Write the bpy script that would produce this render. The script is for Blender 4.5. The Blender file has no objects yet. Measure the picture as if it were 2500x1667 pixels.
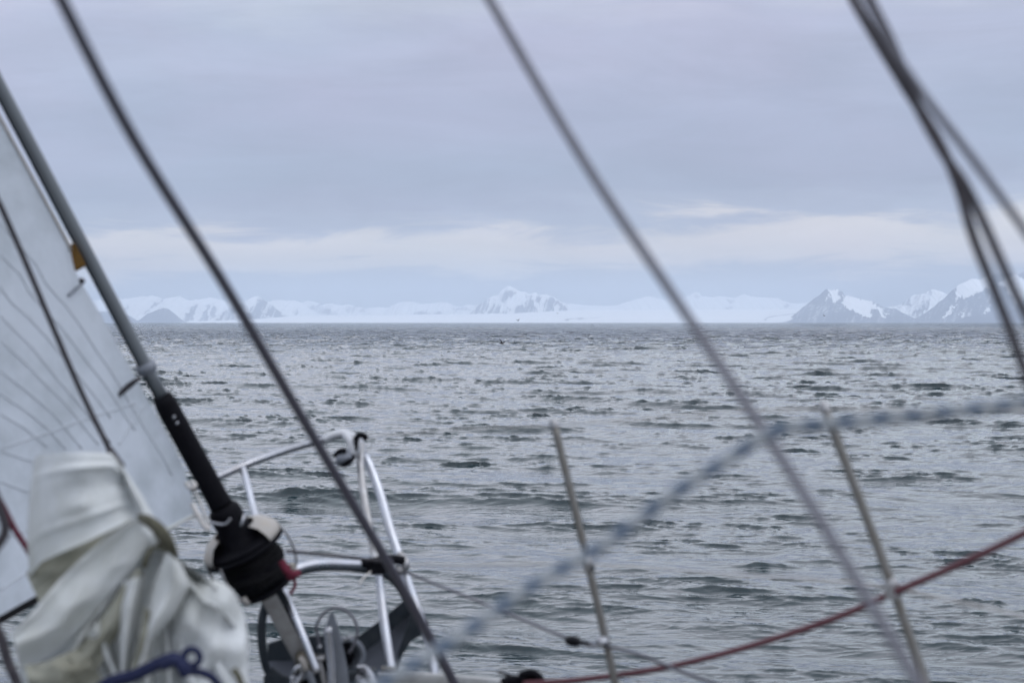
import bpy, math, random
import numpy as np
from mathutils import Vector, Matrix

R = math.radians
scene = bpy.context.scene
col = scene.collection

# ------------------------------------------------------------------ camera
LENS = 70.0
FPX = LENS / 36.0 * 2500.0            # focal length in pixels of the 2500 px wide photograph
CAM_Z = 3.0
PITCH = math.atan(46.5 / FPX)
cam_d = bpy.data.cameras.new("camera")
cam_d.lens = LENS
cam_d.sensor_width = 36.0
cam_d.clip_start = 0.05
cam_d.clip_end = 120000.0
cam_d.dof.use_dof = True
cam_d.dof.focus_distance = 55.0
cam_d.dof.aperture_fstop = 5.0
cam_o = bpy.data.objects.new("camera", cam_d)
cam_o.location = (0, 0, CAM_Z)
cam_o.rotation_euler = (R(90) - PITCH, 0, 0)
col.objects.link(cam_o)
scene.camera = cam_o

# ------------------------------------------------------------------ overcast sky, weak soft sun
world = bpy.data.worlds.new("World")
scene.world = world
world.use_nodes = True
SUN_EL, SUN_AZ = R(52), R(118)          # azimuth from +Y, clockwise seen from above


def sky_nodes():
    nt = world.node_tree
    nt.nodes.clear()
    N, L = nt.nodes.new, nt.links.new
    out = N("ShaderNodeOutputWorld")
    bg = N("ShaderNodeBackground")
    sky = N("ShaderNodeTexSky")
    sky.sky_type = 'NISHITA'
    sky.sun_disc = False
    sky.sun_elevation = SUN_EL
    sky.sun_rotation = SUN_AZ
    sky.air_density = 1.0
    sky.dust_density = 2.0
    tc = N("ShaderNodeTexCoord")
    sep = N("ShaderNodeSeparateXYZ")
    L(tc.outputs["Generated"], sep.inputs[0])
    def noise(scale, detail, rough, off, sx=1.0, sz=4.0, dist=0.0):
        mp = N("ShaderNodeMapping"); mp.inputs["Location"].default_value = off
        mp.inputs["Scale"].default_value = (sx, sx, sz)
        L(tc.outputs["Generated"], mp.inputs[0])
        n = N("ShaderNodeTexNoise"); n.inputs["Scale"].default_value = scale
        n.inputs["Detail"].default_value = detail; n.inputs["Roughness"].default_value = rough
        n.inputs["Distortion"].default_value = dist
        L(mp.outputs[0], n.inputs["Vector"])
        return n.outputs["Fac"]
    n1 = noise(5.0, 5, 0.5, (3.1, 1.7, 0), 1.0, 3.5, 0.3)
    n2 = noise(13.0, 8, 0.6, (7.3, 4.4, 0), 1.0, 6.0, 0.4)
    # elevation, wavering with the clouds
    def madd(a, k, c):
        m = N("ShaderNodeMath"); m.operation = 'MULTIPLY_ADD'
        L(a, m.inputs[0]); m.inputs[1].default_value = k
        if isinstance(c, (int, float)):
            m.inputs[2].default_value = c
        else:
            L(c, m.inputs[2])
        return m.outputs[0]
    e = madd(n1, 0.030, sep.outputs[2])
    e = madd(n2, 0.050, e)
    e = madd(sep.outputs[0], -0.022, e)
    e = madd(e, 1.0, -0.040)
    ramp = N("ShaderNodeValToRGB")
    ramp.color_ramp.interpolation = 'EASE'
    stops = [(0.000, (0.480, 0.545, 0.650)), (0.022, (0.470, 0.535, 0.645)), (0.033, (0.900, 0.865, 0.840)),
             (0.043, (0.900, 0.865, 0.840)), (0.055, (0.440, 0.500, 0.640)), (0.070, (0.380, 0.432, 0.580)),
             (0.100, (0.400, 0.452, 0.610)), (0.140, (0.470, 0.520, 0.685)), (0.170, (0.560, 0.610, 0.745)),
             (0.205, (1.22, 1.33, 1.52)), (0.34, (1.42, 1.55, 1.74)), (1.0, (1.28, 1.40, 1.58))]
    cr = ramp.color_ramp
    while len(cr.elements) < len(stops):
        cr.elements.new(0.5)
    for el, (p, c) in zip(cr.elements, stops):
        el.position = p; el.color = (*c, 1)
    L(e, ramp.inputs[0])
    # light variation of the deck
    n3 = noise(7.0, 9, 0.6, (1.3, 9.1, 0), 1.0, 4.5, 0.5)
    br = N("ShaderNodeMapRange"); br.inputs[1].default_value = 0.3; br.inputs[2].default_value = 0.72
    br.inputs[3].default_value = 0.88; br.inputs[4].default_value = 1.12
    L(n3, br.inputs[0])
    mul = N("ShaderNodeVectorMath"); mul.operation = 'SCALE'
    L(ramp.outputs[0], mul.inputs[0]); L(br.outputs[0], mul.inputs[3])
    # hue drift: slightly pinker veils
    n4 = noise(4.0, 4, 0.5, (5.0, 2.0, 3.0), 1.0, 3.0, 0.4)
    tint = N("ShaderNodeMix"); tint.data_type = 'RGBA'; tint.blend_type = 'MIX'
    tint.inputs[6].default_value = (0.985, 1.0, 0.985, 1); tint.inputs[7].default_value = (1.08, 0.995, 1.0, 1)
    mr = N("ShaderNodeMapRange"); mr.inputs[1].default_value = 0.38; mr.inputs[2].default_value = 0.62
    L(n4, mr.inputs[0]); L(mr.outputs[0], tint.inputs[0])
    mul2 = N("ShaderNodeVectorMath"); mul2.operation = 'MULTIPLY'
    L(mul.outputs[0], mul2.inputs[0]); L(tint.outputs[2], mul2.inputs[1])
    # a little of the clear sky shows through the deck
    sk = N("ShaderNodeVectorMath"); sk.operation = 'SCALE'; sk.inputs[3].default_value = 0.08
    L(sky.outputs[0], sk.inputs[0])
    mx = N("ShaderNodeMix"); mx.data_type = 'RGBA'; mx.inputs[0].default_value = 0.93
    L(sk.outputs[0], mx.inputs[6]); L(mul2.outputs[0], mx.inputs[7])
    L(mx.outputs[2], bg.inputs[0])
    bg.inputs[1].default_value = 1.0
    L(bg.outputs[0], out.inputs[0])


sky_nodes()
world.cycles.sampling_method = 'MANUAL'
world.cycles.sample_map_resolution = 512

sun_d = bpy.data.lights.new("sun", 'SUN')
sun_d.energy = 0.5
sun_d.angle = R(25)
sun_d.color = (1.0, 0.985, 0.965)
sun_o = bpy.data.objects.new("sun", sun_d)
sd = Vector((math.sin(SUN_AZ) * math.cos(SUN_EL), math.cos(SUN_AZ) * math.cos(SUN_EL), math.sin(SUN_EL)))
sun_o.rotation_euler = sd.to_track_quat('Z', 'Y').to_euler()
sun_o.location = sd * 50
col.objects.link(sun_o)

vs = scene.view_settings
vs.view_transform = 'Standard'
vs.look = 'None'
vs.exposure = 0.0
vs.gamma = 1.0
vs.use_curve_mapping = False
scene.cycles.volume_bounces = 4
scene.cycles.max_bounces = 8
scene.cycles.caustics_reflective = False
scene.cycles.caustics_refractive = False

# ------------------------------------------------------------------ helpers
CF = Vector((0, math.cos(PITCH), -math.sin(PITCH)))
CU = Vector((0, math.sin(PITCH), math.cos(PITCH)))
CR = Vector((1, 0, 0))
CP = Vector((0, 0, CAM_Z))


def P(px, py, D):
    """World point seen at photograph pixel (px, py) at a distance D in front of the camera."""
    px, py, D = float(px), float(py), float(D)
    return CP + D * (CF + CR * ((px - 1250.0) / FPX) + CU * ((833.5 - py) / FPX))


def tag(o, label=None, cat=None, group=None, kind=None):
    if label: o["label"] = label
    if cat: o["category"] = cat
    if group: o["group"] = group
    if kind: o["kind"] = kind
    return o


def link(name, mesh, mat=None, parent=None):
    o = bpy.data.objects.new(name, mesh)
    col.objects.link(o)
    if mat is not None:
        mesh.materials.append(mat)
    if parent is not None:
        o.parent = parent
        o.matrix_parent_inverse = parent.matrix_basis.inverted()
    return o


def empty(name, loc):
    o = bpy.data.objects.new(name, None)
    o.location = loc
    o.empty_display_size = 0.1
    col.objects.link(o)
    return o


def mat(name, color=(0.5, 0.5, 0.5), rough=0.5, metal=0.0, spec=0.5, noise=None, bump=None, extra=None):
    """Principled material; noise=(scale, amount, dark colour) breaks up the colour, bump=(scale, strength, distance)."""
    m = bpy.data.materials.new(name)
    m.use_nodes = True
    nt = m.node_tree
    b = nt.nodes["Principled BSDF"]
    b.inputs["Base Color"].default_value = (*color, 1)
    b.inputs["Roughness"].default_value = rough
    b.inputs["Metallic"].default_value = metal
    b.inputs["Specular IOR Level"].default_value = spec
    tc = nt.nodes.new("ShaderNodeTexCoord")
    if noise:
        n = nt.nodes.new("ShaderNodeTexNoise")
        n.inputs["Scale"].default_value = noise[0]
        n.inputs["Detail"].default_value = 6
        n.inputs["Roughness"].default_value = 0.62
        nt.links.new(tc.outputs["Object"], n.inputs["Vector"])
        r = nt.nodes.new("ShaderNodeMapRange")
        r.inputs[1].default_value = 0.42; r.inputs[2].default_value = 0.68
        r.inputs[3].default_value = 0.0; r.inputs[4].default_value = noise[1]
        nt.links.new(n.outputs["Fac"], r.inputs[0])
        mx = nt.nodes.new("ShaderNodeMix"); mx.data_type = 'RGBA'
        mx.inputs[6].default_value = (*color, 1); mx.inputs[7].default_value = (*noise[2], 1)
        nt.links.new(r.outputs[0], mx.inputs[0])
        nt.links.new(mx.outputs[2], b.inputs["Base Color"])
        r2 = nt.nodes.new("ShaderNodeMapRange")
        r2.inputs[3].default_value = max(0.02, rough - 0.1); r2.inputs[4].default_value = min(1.0, rough + 0.15)
        nt.links.new(n.outputs["Fac"], r2.inputs[0])
        nt.links.new(r2.outputs[0], b.inputs["Roughness"])
    if bump:
        n = nt.nodes.new("ShaderNodeTexNoise")
        n.inputs["Scale"].default_value = bump[0]
        n.inputs["Detail"].default_value = 5
        nt.links.new(tc.outputs["Object"], n.inputs["Vector"])
        bp = nt.nodes.new("ShaderNodeBump")
        bp.inputs["Strength"].default_value = bump[1]
        bp.inputs["Distance"].default_value = bump[2]
        nt.links.new(n.outputs["Fac"], bp.inputs["Height"])
        nt.links.new(bp.outputs["Normal"], b.inputs["Normal"])
    return m


def grid_mesh(name, X, Y, Z, smooth=True, wrap=False):
    """Fast quad grid from 2-D coordinate arrays (rows x columns)."""
    nr, nc = X.shape
    v = np.stack([X, Y, Z], -1).reshape(-1, 3).astype(np.float32)
    idx = np.arange(nr * nc).reshape(nr, nc)
    if wrap:
        a = idx[:-1, :]; b = np.roll(idx, -1, 1)[:-1, :]; c = np.roll(idx, -1, 1)[1:, :]; d = idx[1:, :]
    else:
        a = idx[:-1, :-1]; b = idx[:-1, 1:]; c = idx[1:, 1:]; d = idx[1:, :-1]
    f = np.stack([a, b, c, d], -1).reshape(-1).astype(np.int32)
    nf = len(f) // 4
    me = bpy.data.meshes.new(name)
    me.vertices.add(len(v)); me.vertices.foreach_set("co", v.ravel())
    me.loops.add(len(f)); me.loops.foreach_set("vertex_index", f)
    me.polygons.add(nf)
    me.polygons.foreach_set("loop_start", np.arange(0, nf * 4, 4, dtype=np.int32))
    me.polygons.foreach_set("loop_total", np.full(nf, 4, dtype=np.int32))
    if smooth:
        me.polygons.foreach_set("use_smooth", np.ones(nf, dtype=bool))
    me.update(calc_edges=True)
    return me


# vectorised value noise / fbm
_rng = np.random.default_rng(11)
_TAB = _rng.random((256, 256))


def vnoise(x, y):
    xi = np.floor(x).astype(int); yi = np.floor(y).astype(int)
    fx = x - xi; fy = y - yi
    fx = fx * fx * (3 - 2 * fx); fy = fy * fy * (3 - 2 * fy)
    g = lambda i, j: _TAB[i & 255, j & 255]
    return (g(xi, yi) * (1 - fx) + g(xi + 1, yi) * fx) * (1 - fy) + (g(xi, yi + 1) * (1 - fx) + g(xi + 1, yi + 1) * fx) * fy


def fbm(x, y, oct=5, gain=0.5, ridged=False):
    s = 0.0; a = 1.0; t = 0.0
    for k in range(oct):
        n = vnoise(x * 2 ** k + 17.3 * k, y * 2 ** k + 5.1 * k)
        if ridged:
            n = 1 - np.abs(2 * n - 1)
        s = s + a * n; t += a; a *= gain
    return s / t


# ------------------------------------------------------------------ the sea
def ocean_tile(L, N, kmin, kmax, seed, wind_dir, A, kp):
    rng = np.random.default_rng(seed)
    k1 = np.fft.fftfreq(N, d=L / N) * 2 * np.pi
    kx, ky = np.meshgrid(k1, k1, indexing='ij')
    k = np.hypot(kx, ky); k[0, 0] = 1e-6
    cosw = (kx * wind_dir[0] + ky * wind_dir[1]) / k
    spread = np.where(k < 60, cosw ** 10 * 2.4 + 0.03, cosw ** 2 * 1.0 + 0.2)
    S = A / k ** 4 * (1 + (k / 40.0) ** 2) ** -0.12 * np.exp(-1.25 * (kp / k) ** 2) * spread
    kk = np.clip((k - 1.8) / 2.5, 0, 1)
    S *= 1 - 0.5 * kk * kk * (3 - 2 * kk) * (k < 9)
    S *= (k >= kmin) & (k < kmax)
    dk = 2 * np.pi / L
    amp = np.sqrt(S / 2) * dk
    h = (rng.standard_normal((N, N)) + 1j * rng.standard_normal((N, N))) * amp
    nn = N * N
    H = np.real(np.fft.ifft2(h)) * nn
    DX = np.real(np.fft.ifft2(1j * kx / k * h)) * nn
    DY = np.real(np.fft.ifft2(1j * ky / k * h)) * nn
    return H, DX, DY


def sample(T, L, x, y):
    N = T.shape[0]
    u = x / L * N; v = y / L * N
    i = np.floor(u).astype(np.int64); j = np.floor(v).astype(np.int64)
    fu = (u - i).astype(np.float32); fv = (v - j).astype(np.float32)
    i0 = i % N; i1 = (i + 1) % N; j0 = j % N; j1 = (j + 1) % N
    return (T[i0, j0] * (1 - fu) + T[i1, j0] * fu) * (1 - fv) + (T[i0, j1] * (1 - fu) + T[i1, j1] * fu) * fv


def smooth01(x, a, b):
    t = np.clip((x - a) / (b - a), 0, 1)
    return t * t * (3 - 2 * t)


# single steep wavelets the photograph shows: pixel x, pixel y, width px, height px, tilt
CRESTS = [(1165, 868, 60, 10, .1), (1805, 1072, 150, 16, .0), (1955, 1100, 190, 24, -.12), (2230, 1105, 150, 16, .15),
          (960, 1116, 80, 18, .1), (720, 1206, 130, 18, -.25), (2400, 1490, 190, 48, .2),
          (1870, 1395, 130, 20, 0), (2150, 1395, 150, 18, .1), (2310, 1540, 160, 20, .1)]


def build_water():
    # columns: dense in front of the boat, coarse behind it
    az = np.linspace(R(-18), R(18), 860)
    out_r = R(18) + (np.geomspace(1, 180, 26) - 1) / 179 * R(162) + R(0.05)
    az = np.concatenate([-out_r[::-1][1:], az, out_r])
    # rows: spacing grows with distance ^1.5 and then geometrically
    r = [0.6]
    while r[-1] < 12.0:
        r.append(r[-1] + 0.5)
    while r[-1] < 1300:
        r.append(r[-1] + 0.03 * (r[-1] / 16.0) ** 1.3)
    while r[-1] < 42000:
        r.append(r[-1] * 1.018)
    r = np.array(r)
    rr, aa = np.meshgrid(r, az, indexing='ij')
    x = (rr * np.sin(aa)).astype(np.float64)
    y = (rr * np.cos(aa)).astype(np.float64)
    wd = (math.sin(R(200)), math.cos(R(200)))
    A = 0.0080; kp = 2 * np.pi / 5.2
    L1, L2 = 131.0, 15.3
    H1, X1, Y1 = ocean_tile(L1, 1024, 0.2, 9.0, 5, wd, A * 1.0, kp)
    H2, X2, Y2 = ocean_tile(L2, 1024, 9.0, 260.0, 9, wd, A * 2.3, kp)
    # gusts: patches of rougher and calmer water
    gust = 0.6 + 0.7 * fbm(x / 7.0 + 3, y / 11.0, 3)
    print('rms slope', np.std(np.gradient(H1, L1 / 1024)[1]), np.std(np.gradient(H2, L2 / 1024)[1]), 'rms h', H1.std(), H2.std())
    f1 = 1 - smooth01(rr, 1500, 4000)
    h1 = sample(H1, L1, x, y)
    # the countable steep wavelets
    hc = np.zeros(x.shape); mod = np.zeros(x.shape)
    for (px, py, w, hh, tilt) in CRESTS:
        D = CAM_Z * FPX / (py - 787.0)
        cx = (px - 1250) / FPX * D; cy = D
        W = w / FPX * D * 0.5; Hh = hh / FPX * D * 0.8
        Lw = max(Hh * 2.2, W * 0.4)
        m = (np.abs(x - cx) < W * 3.2) & (np.abs(y - cy) < Lw * 6)
        ux = x[m] - cx; uy = y[m] - cy + ux * tilt
        uy = uy + 0.9 * W * (fbm(ux / W * 1.1 + px, uy / W * .6 + py, 4) - .5)
        g = np.exp(-np.abs(ux / W) ** 1.6) * (0.6 + 0.8 * fbm(ux / W * 2.2 + py, uy / W + px, 3))
        prof = np.where(uy < 0, np.exp(-(np.abs(uy) / (Lw * .6)) ** 1.2), np.exp(-(np.abs(uy) / (Lw * 1.9)) ** 1.3))
        hc[m] += 0.6 * Hh * g * prof
        mod[m] += 0.5 * g * prof
    # short waves are steep on the crests of the long ones and faint in the troughs; calmer in the boat's lee
    patch = smooth01(fbm(x / 1.9 + 5, y / 3.2 + 2, 4), 0.46, 0.66)
    gust = 0.80 + 0.52 * patch
    lee = 0.58 + 0.48 * smooth01(rr, 22, 110)
    # coarser mesh far out: keep the steepness of the waves there
    lee = lee * (1 + 0.9 * smooth01(rr, 50, 350))
    f1 = f1 * (0.15 + 0.85 * np.minimum(lee, 1.25))
    f2 = (1 - smooth01(rr, 400, 1200)) * gust * lee * (np.clip(0.9 + 0.30 * h1 / H1.std(), 0.3, 1.7) + mod)
    h = h1 * f1 + sample(H2, L2, x, y) * f2
    ch = 1.25
    dx = sample(X1, L1, x, y) * f1 * ch + sample(X2, L2, x, y) * f2 * 1.15
    dy = sample(Y1, L1, x, y) * f1 * ch + sample(Y2, L2, x, y) * f2 * 1.15
    h = h + hc
    # a low swell under the wind waves
    for (lam, amp, ang, ph) in ((13.0, .055, 190, .4), (9.5, .040, 214, 2.1), (16.5, .05, 176, 4.4), (7.8, .022, 160, 1.2)):
        kx_, ky_ = 2 * np.pi / lam * math.sin(R(ang)), 2 * np.pi / lam * math.cos(R(ang))
        a_ = amp * (1 - smooth01(rr, 500, 1500)) * (0.6 + 0.8 * fbm(x / 31 + ph, y / 31, 2))
        h = h + a_ * np.sin(kx_ * x + ky_ * y + ph)
        dy = dy + 1.0 * a_ * np.cos(kx_ * x + ky_ * y + ph) * ky_ / np.hypot(kx_, ky_)
    # wind-driven crests lean forward: steep fronts, long backs
    dx += h * 1.15 * wd[0]; dy += h * 1.15 * wd[1]
    X = x + dx; Y = y + dy
    me = grid_mesh("water", X, Y, h)
    # beyond the reach of the modelled ripples the waves continue as relief of the material
    fa = me.attributes.new("far", 'FLOAT', 'POINT')
    fa.data.foreach_set("value", smooth01(rr, 90, 500).ravel().astype(np.float32))
    m = bpy.data.materials.new("sea_water")
    m.use_nodes = True
    nt = m.node_tree; N, L = nt.nodes.new, nt.links.new
    b = nt.nodes["Principled BSDF"]
    b.inputs["Base Color"].default_value = (0.004, 0.017, 0.022, 1)
    b.inputs["Roughness"].default_value = 0.04
    b.inputs["IOR"].default_value = 1.45
    geo = N("ShaderNodeNewGeometry")
    att = N("ShaderNodeAttribute"); att.attribute_name = "far"
    bumps = None
    for (sx, sy, sc, dist, det, far) in ((0.3, 1.0, 0.45, 2.0, 4, True), (0.35, 1.0, 5.0, 0.0055, 3, False)):
        mp = N("ShaderNodeMapping"); mp.inputs["Scale"].default_value = (sx, sy, 1)
        mp.inputs["Rotation"].default_value = (0, 0, R(12))
        L(geo.outputs["Position"], mp.inputs[0])
        n = N("ShaderNodeTexNoise"); n.inputs["Scale"].default_value = sc
        n.inputs["Detail"].default_value = det; n.inputs["Roughness"].default_value = 0.55
        n.inputs["Distortion"].default_value = 0.3
        n.noise_type = 'RIDGED_MULTIFRACTAL'
        n.inputs["Offset"].default_value = 0.9; n.inputs["Gain"].default_value = 1.6
        L(mp.outputs[0], n.inputs["Vector"])
        bp = N("ShaderNodeBump"); bp.inputs["Distance"].default_value = dist
        bp.inputs["Strength"].default_value = 1.0
        if far: L(att.outputs["Fac"], bp.inputs["Strength"])
        L(n.outputs["Fac"], bp.inputs["Height"])
        if bumps: L(bumps.outputs["Normal"], bp.inputs["Normal"])
        bumps = bp
    L(bumps.outputs["Normal"], b.inputs["Normal"])
    o = link("water", me, m)
    tag(o, kind="structure")
    return H1


build_water()

# ------------------------------------------------------------------ far mountains and glacier
def in_poly(px, py, poly):
    n = len(poly); ins = np.zeros(px.shape, bool)
    j = n - 1
    for i in range(n):
        xi, yi = poly[i]; xj, yj = poly[j]
        c = ((yi > py) != (yj > py)) & (px < (xj - xi) * (py - yi) / (yj - yi + 1e-9) + xi)
        ins ^= c; j = i
    return ins


def terrain_mat():
    m = bpy.data.materials.new("snow_and_rock")
    m.use_nodes = True
    nt = m.node_tree; N, L = nt.nodes.new, nt.links.new
    b = nt.nodes["Principled BSDF"]
    b.inputs["Roughness"].default_value = 0.9
    b.inputs["Specular IOR Level"].default_value = 0.1
    at = N("ShaderNodeAttribute"); at.attribute_name = "rock"
    tc = N("ShaderNodeTexCoord")
    mp = N("ShaderNodeMapping"); mp.inputs["Scale"].default_value = (1.0, 1.0, 0.45)
    L(tc.outputs["Object"], mp.inputs[0])
    n = N("ShaderNodeTexNoise"); n.inputs["Scale"].default_value = 0.011
    n.inputs["Detail"].default_value = 8; n.inputs["Roughness"].default_value = 0.65
    L(mp.outputs[0], n.inputs["Vector"])
    ad = N("ShaderNodeMath"); ad.operation = 'MULTIPLY_ADD'; ad.inputs[1].default_value = 1.9; ad.inputs[2].default_value = -0.95
    L(n.outputs["Fac"], ad.inputs[0])
    s = N("ShaderNodeMath"); s.operation = 'ADD'
    L(at.outputs["Fac"], s.inputs[0]); L(ad.outputs[0], s.inputs[1])
    r = N("ShaderNodeMapRange"); r.inputs[1].default_value = 0.22; r.inputs[2].default_value = 0.82
    L(s.outputs[0], r.inputs[0])
    mx = N("ShaderNodeMix"); mx.data_type = 'RGBA'
    mx.inputs[6].default_value = (0.86, 0.88, 0.91, 1); mx.inputs[7].default_value = (0.130, 0.152, 0.205, 1)
    L(r.outputs[0], mx.inputs[0]); L(mx.outputs[2], b.inputs["Base Color"])
    return m


M_TERRAIN = terrain_mat()


def massif(name, D, W, prof, rock, base_rock=0.0, seed=0, rough=0.22, step=1.5, snow=(), streak=0.0, fluff=1.0):
    """A mountain range: ridge silhouette `prof` (photo pixels) at distance D, its near slope W metres deep.
    rock / snow are outlines of bare or covered ground on the slope facing the camera."""
    xs = np.arange(prof[0][0], prof[-1][0] + step, step)
    ys = np.interp(xs, [p[0] for p in prof], [p[1] for p in prof])
    jag = (fbm(xs / 9.0 + seed, xs * 0 + seed, 4) - 0.5) * 4.2 * fluff
    H = np.maximum(787.0 - ys + jag * np.clip((787 - ys) / 30, 0, 1), 0.02)
    nt_ = 46
    t = np.linspace(0, 1.35, nt_)
    T, XS = np.meshgrid(t, xs, indexing='ij')
    near = np.clip(T, 0, 1)
    # spurs wander sideways on their way down
    wand = (fbm(XS / 34.0 + seed * 3, T * 1.2 + seed, 3) - 0.5) * 46 * (1 - near)
    Hs = np.interp(XS + wand, xs, H)
    shape = near ** 1.05
    rid = fbm(XS / 22.0 + seed + wand * 0.03, T * 2.2 + seed * 7, 5, 0.55, True) - 0.55
    h = Hs * shape + rough * Hs * rid * (near * (1 - near) * 4) ** 0.7
    Hr = np.interp(XS, xs, H)
    h = np.minimum(h, Hr * (0.05 + 0.95 * np.clip(near * 1.03, 0, 1)) + 0.0)
    back = np.clip((T - 1) / 0.35, 0, 1)
    h = np.where(T > 1, Hr * (1 - back * 0.9), h)
    h = np.maximum(h, -0.5 * (1 - near))
    dist = D - W * (1 - T)
    # heights are angular at the ridge distance: keep the silhouette, real size elsewhere
    X = (XS - 1250) / FPX * D * (1 - 0.06 * (1 - near))
    Z = h / FPX * D + CAM_Z * 0.0
    Z[0, :] = -0.8
    me = grid_mesh(name, X, dist, Z)
    # bare ground from the outlines, with ragged edges
    ppx = X / dist * FPX + 1250
    ppy = 787.0 - (Z - CAM_Z) / dist * FPX
    q = 2.6
    jx = ppx + (fbm(ppx / 6 + 3 + seed, ppy / 6, 4) - .5) * 2 * q * 3.4
    jy = ppy + (fbm(ppx / 4 + 31, ppy / 6 + 9 + seed, 4) - .5) * 2 * q * 3.2
    rk = np.full(X.shape, base_rock)
    for pl in rock:
        v = 1.0
        if isinstance(pl, tuple): pl, v = pl
        rk = np.where(in_poly(jx, jy, pl), v, rk)
    for pl in snow:
        rk = np.where(in_poly(jx, jy, pl), 0.0, rk)
    if streak:
        st = fbm((ppx + ppy * 0.4) / 5.0 + seed, ppy / 26.0 + seed, 4, 0.6)
        rk = rk - streak * 1.5 * np.clip((st - 0.5) * 7, -0.25, 1)
    rk = np.clip(rk, 0, 1)
    at = me.attributes.new("rock", 'FLOAT', 'POINT')
    at.data.foreach_set("value", rk.ravel().astype(np.float32))
    o = link(name, me, M_TERRAIN)
    tag(o, kind="structure")
    return o


# far pale ranges behind the ice
massif("mountain_range", 33000, 5000,
       [(690, 745), (735, 740), (752, 732), (769, 736), (788, 744), (811, 740), (831, 745), (852, 743), (873, 749), (894, 752),
        (926, 748), (948, 751), (969, 739), (990, 734), (1011, 736), (1028, 741), (1054, 740), (1075, 736), (1096, 739),
        (1118, 748), (1150, 742), (1180, 752), (1240, 752)],
       [([(745, 748), (775, 745), (800, 752), (830, 768), (765, 768)], .75), ([(840, 752), (880, 752), (905, 766), (850, 766)], .55),
        [(1008, 768), (1022, 760), (1040, 759), (1052, 768)], [(1052, 768), (1062, 761), (1074, 762), (1086, 768)],
        ([(1105, 755), (1140, 750), (1150, 757), (1110, 759)], .7)], 0.22, 3, 0.25, streak=0.2)
massif("mountain_range", 34000, 5000,
       [(1330, 748), (1389, 740), (1412, 743), (1442, 745), (1490, 746), (1510, 743), (1545, 731), (1583, 722), (1620, 731),
        (1650, 729), (1680, 722), (1697, 712), (1707, 713), (1712, 722), (1740, 725), (1760, 722), (1790, 727), (1815, 717),
        (1835, 723), (1850, 725), (1900, 727), (1910, 733), (1930, 739), (1950, 741), (1975, 738), (2040, 745)],
       [([(1768, 755), (1776, 747), (1790, 747), (1782, 755)], .9), ([(1775, 732), (1790, 730), (1792, 739), (1778, 740)], .6),
        ([(1915, 742), (1924, 742), (1924, 752), (1912, 750)], .7), ([(1697, 716), (1712, 724), (1700, 726)], .6)], 0.05, 8, 0.16, fluff=.6)
# left range with striped rock faces
massif("mountain_range", 31000, 4500,
       [(150, 745), (200, 738), (250, 730), (281, 722), (302, 730), (340, 724), (375, 721), (402, 730), (425, 725), (442, 723),
        (461, 732), (490, 730), (512, 725), (538, 730), (557, 735), (580, 736), (600, 733), (625, 731), (652, 737), (666, 733),
        (681, 731), (700, 732), (720, 733), (735, 738), (750, 748), (770, 760), (800, 768), (830, 775)],
       [[(448, 785), (455, 766), (482, 738), (478, 760), (470, 785)], [(482, 785), (505, 748), (512, 745), (506, 785)],
        [(512, 785), (520, 742), (530, 758), (523, 785)], ([(345, 765), (380, 738), (412, 730), (385, 742), (350, 770)], .9),
        ([(299, 756), (312, 745), (318, 748), (303, 762)], .7), ([(712, 765), (720, 755), (728, 752), (722, 766)], .7)],
       0.08, 21, 0.3, streak=0.25)
massif("mountain_peak", 27500, 3000,
       [(520, 787), (548, 757), (575, 744), (598, 736), (612, 728), (622, 723), (632, 722), (645, 731), (655, 739), (670, 748),
        (680, 757), (692, 764), (703, 773), (715, 786)],
       [[(520, 787), (560, 752), (600, 744), (640, 730), (655, 739), (680, 757), (705, 775), (700, 787)]], 0.1, 14, 0.35,
       snow=[[(606, 736), (622, 722), (634, 722), (622, 745), (610, 752)], [(570, 778), (585, 755), (592, 757), (578, 780)],
             [(596, 760), (612, 744), (615, 750), (602, 768)]], streak=0.45)
massif("rocky_hill", 24500, 1400,
       [(60, 787), (180, 770), (250, 760), (280, 758), (301, 765), (320, 772), (336, 784), (345, 777), (360, 765), (385, 755), (400, 751), (410, 753),
        (430, 768), (450, 787)],
       [[(100, 700), (500, 700), (500, 800), (100, 800)]], 1.0, 5, 0.12, fluff=.5)
# central massif
massif("mountain_peak", 28500, 3200,
       [(1130, 775), (1152, 762), (1164, 744), (1183, 735), (1197, 725), (1216, 718), (1228, 705), (1238, 698), (1249, 698),
        (1261, 706), (1271, 712), (1283, 712), (1293, 717), (1308, 713), (1320, 719), (1335, 718), (1353, 725), (1368, 736),
        (1383, 742), (1390, 758), (1405, 775)],
       [[(1150, 767), (1168, 742), (1193, 728), (1196, 740), (1184, 767)], [(1188, 767), (1200, 748), (1219, 744), (1222, 767)],
        [(1228, 767), (1240, 749), (1246, 752), (1238, 767)], [(1254, 767), (1256, 752), (1272, 743), (1282, 748), (1286, 724), (1298, 721), (1301, 742), (1316, 762), (1300, 767)],
        [(1323, 762), (1325, 746), (1335, 724), (1368, 737), (1390, 760)], [(1218, 722), (1240, 708), (1262, 717), (1250, 722), (1226, 740)],
        [(1308, 725), (1320, 722), (1316, 742), (1309, 738)]], 0.12, 33, 0.42, streak=0.42,
       snow=[[(1352, 744), (1368, 738), (1362, 760), (1354, 762)]])
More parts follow.
